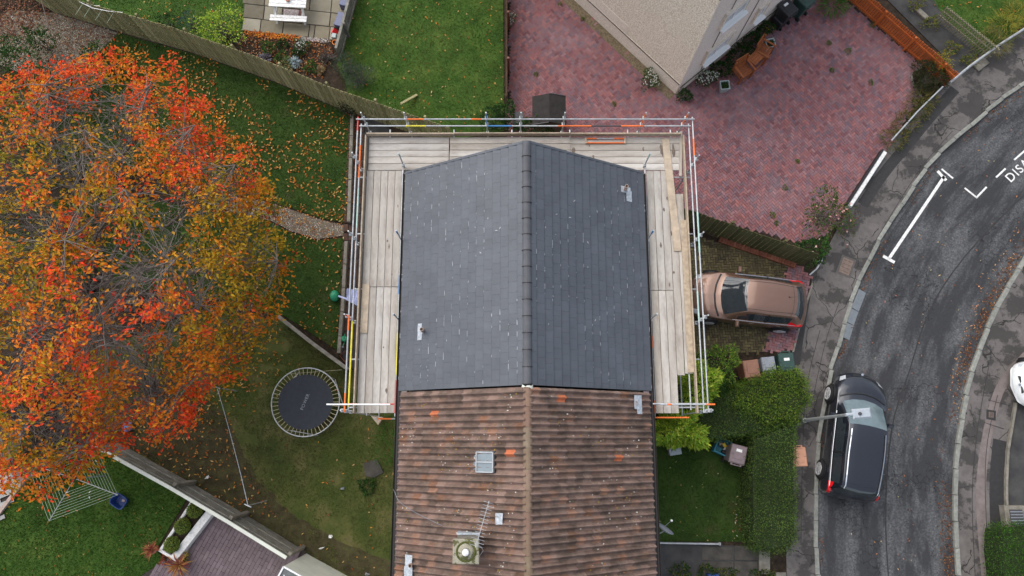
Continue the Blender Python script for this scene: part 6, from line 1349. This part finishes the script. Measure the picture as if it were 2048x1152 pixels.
for x, y, r, lab in ((1696, 102, .13, 'largest weed tuft on the red driveway, toward the orange fence'), (1658, 86, .08, 'weed tuft up-left of the largest weed on the red driveway'), (1664, 140, .07, 'weed tuft just below the largest weed on the red driveway'), (1072, 148, .07, 'weed tuft on the red driveway above the black shed'), (1165, 38, .07, 'weed tuft beside the gravel strip of the pebble-dashed wall'), (1742, 165, .09, 'weed tuft on the red driveway toward the rounded bed'), (1570, 375, .09, 'weed tuft on the red driveway up-left of the rose bush'), (1545, 430, .10, 'weed tuft on the red driveway above the middle of the mossy fence'), (1553, 446, .06, 'tiny weed closest to the mossy fence on the red driveway'), (1595, 322, .06, 'small weed alone in the lower middle of the red driveway'), (1228, 208, .07, 'weed on the red driveway right of the black shed'), (1745, 50, .09, 'weed at the foot of the orange picket fence'), (1120, 8, .06, 'weed at the top edge of the red driveway by the long wall')):
    shrub(lab, (x, y), r, .08, int(30+r*380), .06, [(.10, .18, .03), (.07, .13, .025), (.14, .17, .04)], 'weed', 'weed', stems=0, group='weeds in the red brick driveway')
# --- flower bed by the patio
bed = flat('flower_bed', poly([(487, 64), (662, 80), (668, 120), (690, 160), (700, 215), (640, 195), (547, 156), (470, 128), (384, 100), (440, 90)]), .012, 'soil')
litter('red and brown leaves covering the flower bed below the patio', [(487, 66), (662, 84), (664, 125), (640, 160), (560, 140), (470, 110)], 950, [(.30, .10, .03), (.42, .16, .05), (.20, .07, .03), (.45, .28, .15), (.14, .06, .04)], L=.10, h=.03)
litter('bright orange leaves swept against the patio edge', [(490, 62), (600, 74), (600, 82), (490, 72)], 260, [(.60, .22, .03), (.52, .14, .03)], h=.04)
q = scatter(poly([(596, 74), (660, 80), (656, 86), (596, 81)]), 260); leaves('white_pebbles', np.column_stack([q, np.full(len(q), .035)]), .05, .045, pick([(.6, .57, .54), (.5, .42, .38)], len(q)), 'dead_leaf', tilt=.3); tag(COL.objects[-1], 'pale pebbles along the patio edge of the flower bed', 'pebbles')
for x, y, r, cols, fl, lab in ((536, 94, .26, MG, None, 'round green perennial near the left of the flower bed'), (565, 87, .19, DG, None, 'small dark green perennial close to the patio edge'), (602, 90, .28, MG+GG, ((.78, .78, .74), 60, .05), 'white flowering perennial in the flower bed'), (563, 114, .24, MG, None, 'green perennial by the fence in the flower bed'), (594, 108, .20, DG, None, 'dark clump under the white flowering perennial'), (621, 133, .24, MG, None, 'green rosette at the lower end of the flower bed'), (572, 128, .25, [(.22, .25, .12), (.15, .18, .08)], None, 'pale variegated plant along the fence in the flower bed'), (530, 117, .16, [(.26, .24, .28), (.18, .16, .2)], None, 'silvery purple leaved plant beside the fence'), (590, 125, .17, [(.50, .58, .60), (.38, .46, .48)], None, 'pale blue grey leafed plant in the flower bed'), (640, 140, .11, [(.36, .27, .15)], None, 'small tan plant at the tip of the flower bed')):
    shrub(lab, (x, y), r, r*1.3, int(900*r), .09 if r > .18 else .14, cols, 'bed_plant', 'plant', wide=.5, stems=0, flowers=fl)
shrub('bare brown twiggy shrub beside the patio fence', (650, 108), .38, .6, 60, .05, [(.10, .06, .04)], 'dead_shrub', stems=80, shell=.2)
shrub('grey green rosemary bush spilling over the long fence', (715, 150), .62, 1.0, 1500, .10, GG, 'rosemary_bush', wide=.14, stems=26, ry=.5, shell=.35)
shrub('sparse grey green bush on the lawn side of the patio fence', (690, 128), .45, .9, 700, .11, GG, 'rosemary_bush', wide=.14, stems=16, shell=.3)
shrub('loose yellow green shrub with bare twigs left of the patio', (440, 52), .95, 1.5, 1250, .09, YG, wide=.5, stems=40, shell=.3, ry=.95)
shrub('blue green conifer bush behind the long fence', (377, 42), .36, .8, 520, .09, [(.03, .065, .06), (.05, .09, .08)], wide=.2)
shrub('low dark bush behind the long fence left of the conifer', (335, 42), .35, .6, 300, .08, DG)
shrub('dark bramble at the top of the concrete edging by the fence', (697, 215), .34, .7, 420, .09, [(.04, .05, .03), (.07, .07, .04), (.03, .05, .02)], stems=16)
for x, y, r, h, lab in ((985, 240, .5, 1.3, 'ivy bush on the lawn side of the low brown fence'), (1012, 225, .35, 1.3, 'ivy growing over the end of the low brown fence'), (1070, 252, .7, 1.2, 'green ivy mass behind the top scaffold rail')): shrub(lab, (x, y), r, h, int(1500*r), .09, DG+[(.05, .10, .02)], 'ivy', wide=.6, stems=6, ry=.4)
shrub('fern clump growing against the house wall by the worn lawn', (778, 880), .42, .5, 420, .12, [(.05, .13, .02), (.07, .16, .03)], 'fern', 'plant', wide=.25, stems=0, ry=1.0)
shrub('dark green tuft on the worn lawn near the old slab', (735, 972), .28, .22, 260, .10, DG+MG, 'weed', 'weed', stems=0)
for x, y, lab in ((1360, 1140, 'dark green weeds by the bottom of the front path'), (1415, 1145, 'yellowish weeds at the bottom of the front path'), (1452, 1148, 'leafy weeds beside the bottom of the slab path'), (1525, 1152, 'grass tuft at the bottom end of the hedge')): shrub(lab, (x, y), .35, .3, 260, .09, OL+DG, 'weed', 'weed', stems=0, ry=.2)
p = G(1428, 1150, .3); o = MB().box((p.x, p.y-.12, .15), (.42, .3, .3), ch=.04).build('tub', 'basket'); tag(o, 'blue tub at the bottom edge beside the front path', 'tub')
litter('pale rubbish and stalks on bare ground beside the hedge', [(1468, 1000), (1502, 950), (1504, 1075), (1462, 1075)], 60, [(.6, .6, .55), (.4, .3, .2), (.35, .12, .05)], L=.09)
# --- planter balls and cordylines
for (x, y), lab in zip(((390, 1020), (365, 1052), (344, 1089)), ('clipped box ball nearest the fence in the white planter', 'middle clipped box ball in the white planter', 'clipped box ball at the deck end of the white planter')):
    c = G(x, y, .55); t = thing('box_ball', lab, 'shrub', (c.x, c.y, .33), 0, 'clipped balls in the planter'); n = 1500; u = RNG.normal(size=(n, 3)); u /= np.linalg.norm(u, axis=1)[:, None]
    P = np.array([c.x, c.y, .56])+u*.26*RNG.uniform(.86, 1.04, (n, 1)); leaves('foliage', P, .045, .026, pick([(.14, .21, .04), (.19, .26, .05), (.10, .15, .03), (.25, .28, .06)], n, .25), 'leaf', t, tilt=.5); MB().lathe([(.02, .0), (.02, .3)], (c.x, c.y, .31), 8).build('stem', 'bark', t); MB().lathe([(0, .36), (.12, .40), (.19, .50), (.2, .58), (.15, .70), (0, .76)], (c.x, c.y, 0), 12).build('branches', 'hedge_core', t)  # solid dark core paints the shade behind the ball's leaves
def cordyline(label, px, r, cols, h=.45, n=46, pm='terracotta'):
    c = G(px[0], px[1], h+.1); t = thing('cordyline', label, 'plant', (c.x, c.y, .1)); MB().lathe([(.10, .1), (.15, h-.05), (.165, h-.05), (.165, h), (.13, h), (.12, h-.06), (0, h-.06)], (c.x, c.y, 0), 16).build('pot', pm, t); V = []; F = []; C = []
    for i in range(n):
        a = random.uniform(0, 6.283); el = random.uniform(.15, 1.25); l = r*random.uniform(.75, 1.15); d = Vector((math.cos(a)*math.cos(el), math.sin(a)*math.cos(el), math.sin(el))); s = Vector((-math.sin(a), math.cos(a), 0))*.016; p0 = Vector((c.x, c.y, h)); p1 = p0+d*l*.55; p2 = p0+d*l-Vector((0, 0, l*.22)); k = len(V); V += [p0+s*.6, p0-s*.6, p1+s, p1-s, p2]; F += [(k, k+1, k+3), (k, k+3, k+2), (k+2, k+3, k+4)]; C += [random.choice(cols)]*3
    raw('blades', [tuple(v) for v in V], F, 'leaf', t, col=np.array(C), kind=None)
cordyline('red spiky cordyline in a pot at the lawn corner of the deck', (301, 1100), .42, [(.34, .10, .06), (.46, .20, .08), (.22, .06, .05)])
cordyline('large orange and red spiky cordyline in a pot on the deck', (356, 1130), .58, [(.42, .20, .06), (.30, .08, .06), (.50, .30, .10), (.24, .06, .06)], n=64)
shrub('small maroon leaved plant in a pot by the white planter end', (333, 1117), .20, .3, 170, .08, [(.26, .06, .05), (.34, .10, .06)], 'potted_plant', 'plant', stems=0, z0=.12)
shrub('yellow leafed plant in a pot beside the large cordyline', (366, 1114), .15, .28, 120, .08, [(.34, .28, .04), (.2, .2, .04)], 'potted_plant', 'plant', stems=0, z0=.12)
for (x0, y0, x1, y1) in ((310, 1120, 326, 1137), (372, 1140, 398, 1118), (375, 1150, 425, 1120), (392, 1150, 425, 1128)): pass
# loose stick on the middle lawn, leaning post
A, B = G(802, 209, .5), G(832, 184, .3); o = MB().beam(Vector((A.x, A.y, .55)), Vector((B.x, B.y, .04)), .09, .07).build('timber_post', 'fence'); tag(o, 'loose timber post leaning against the long fence on the middle lawn', 'timber')
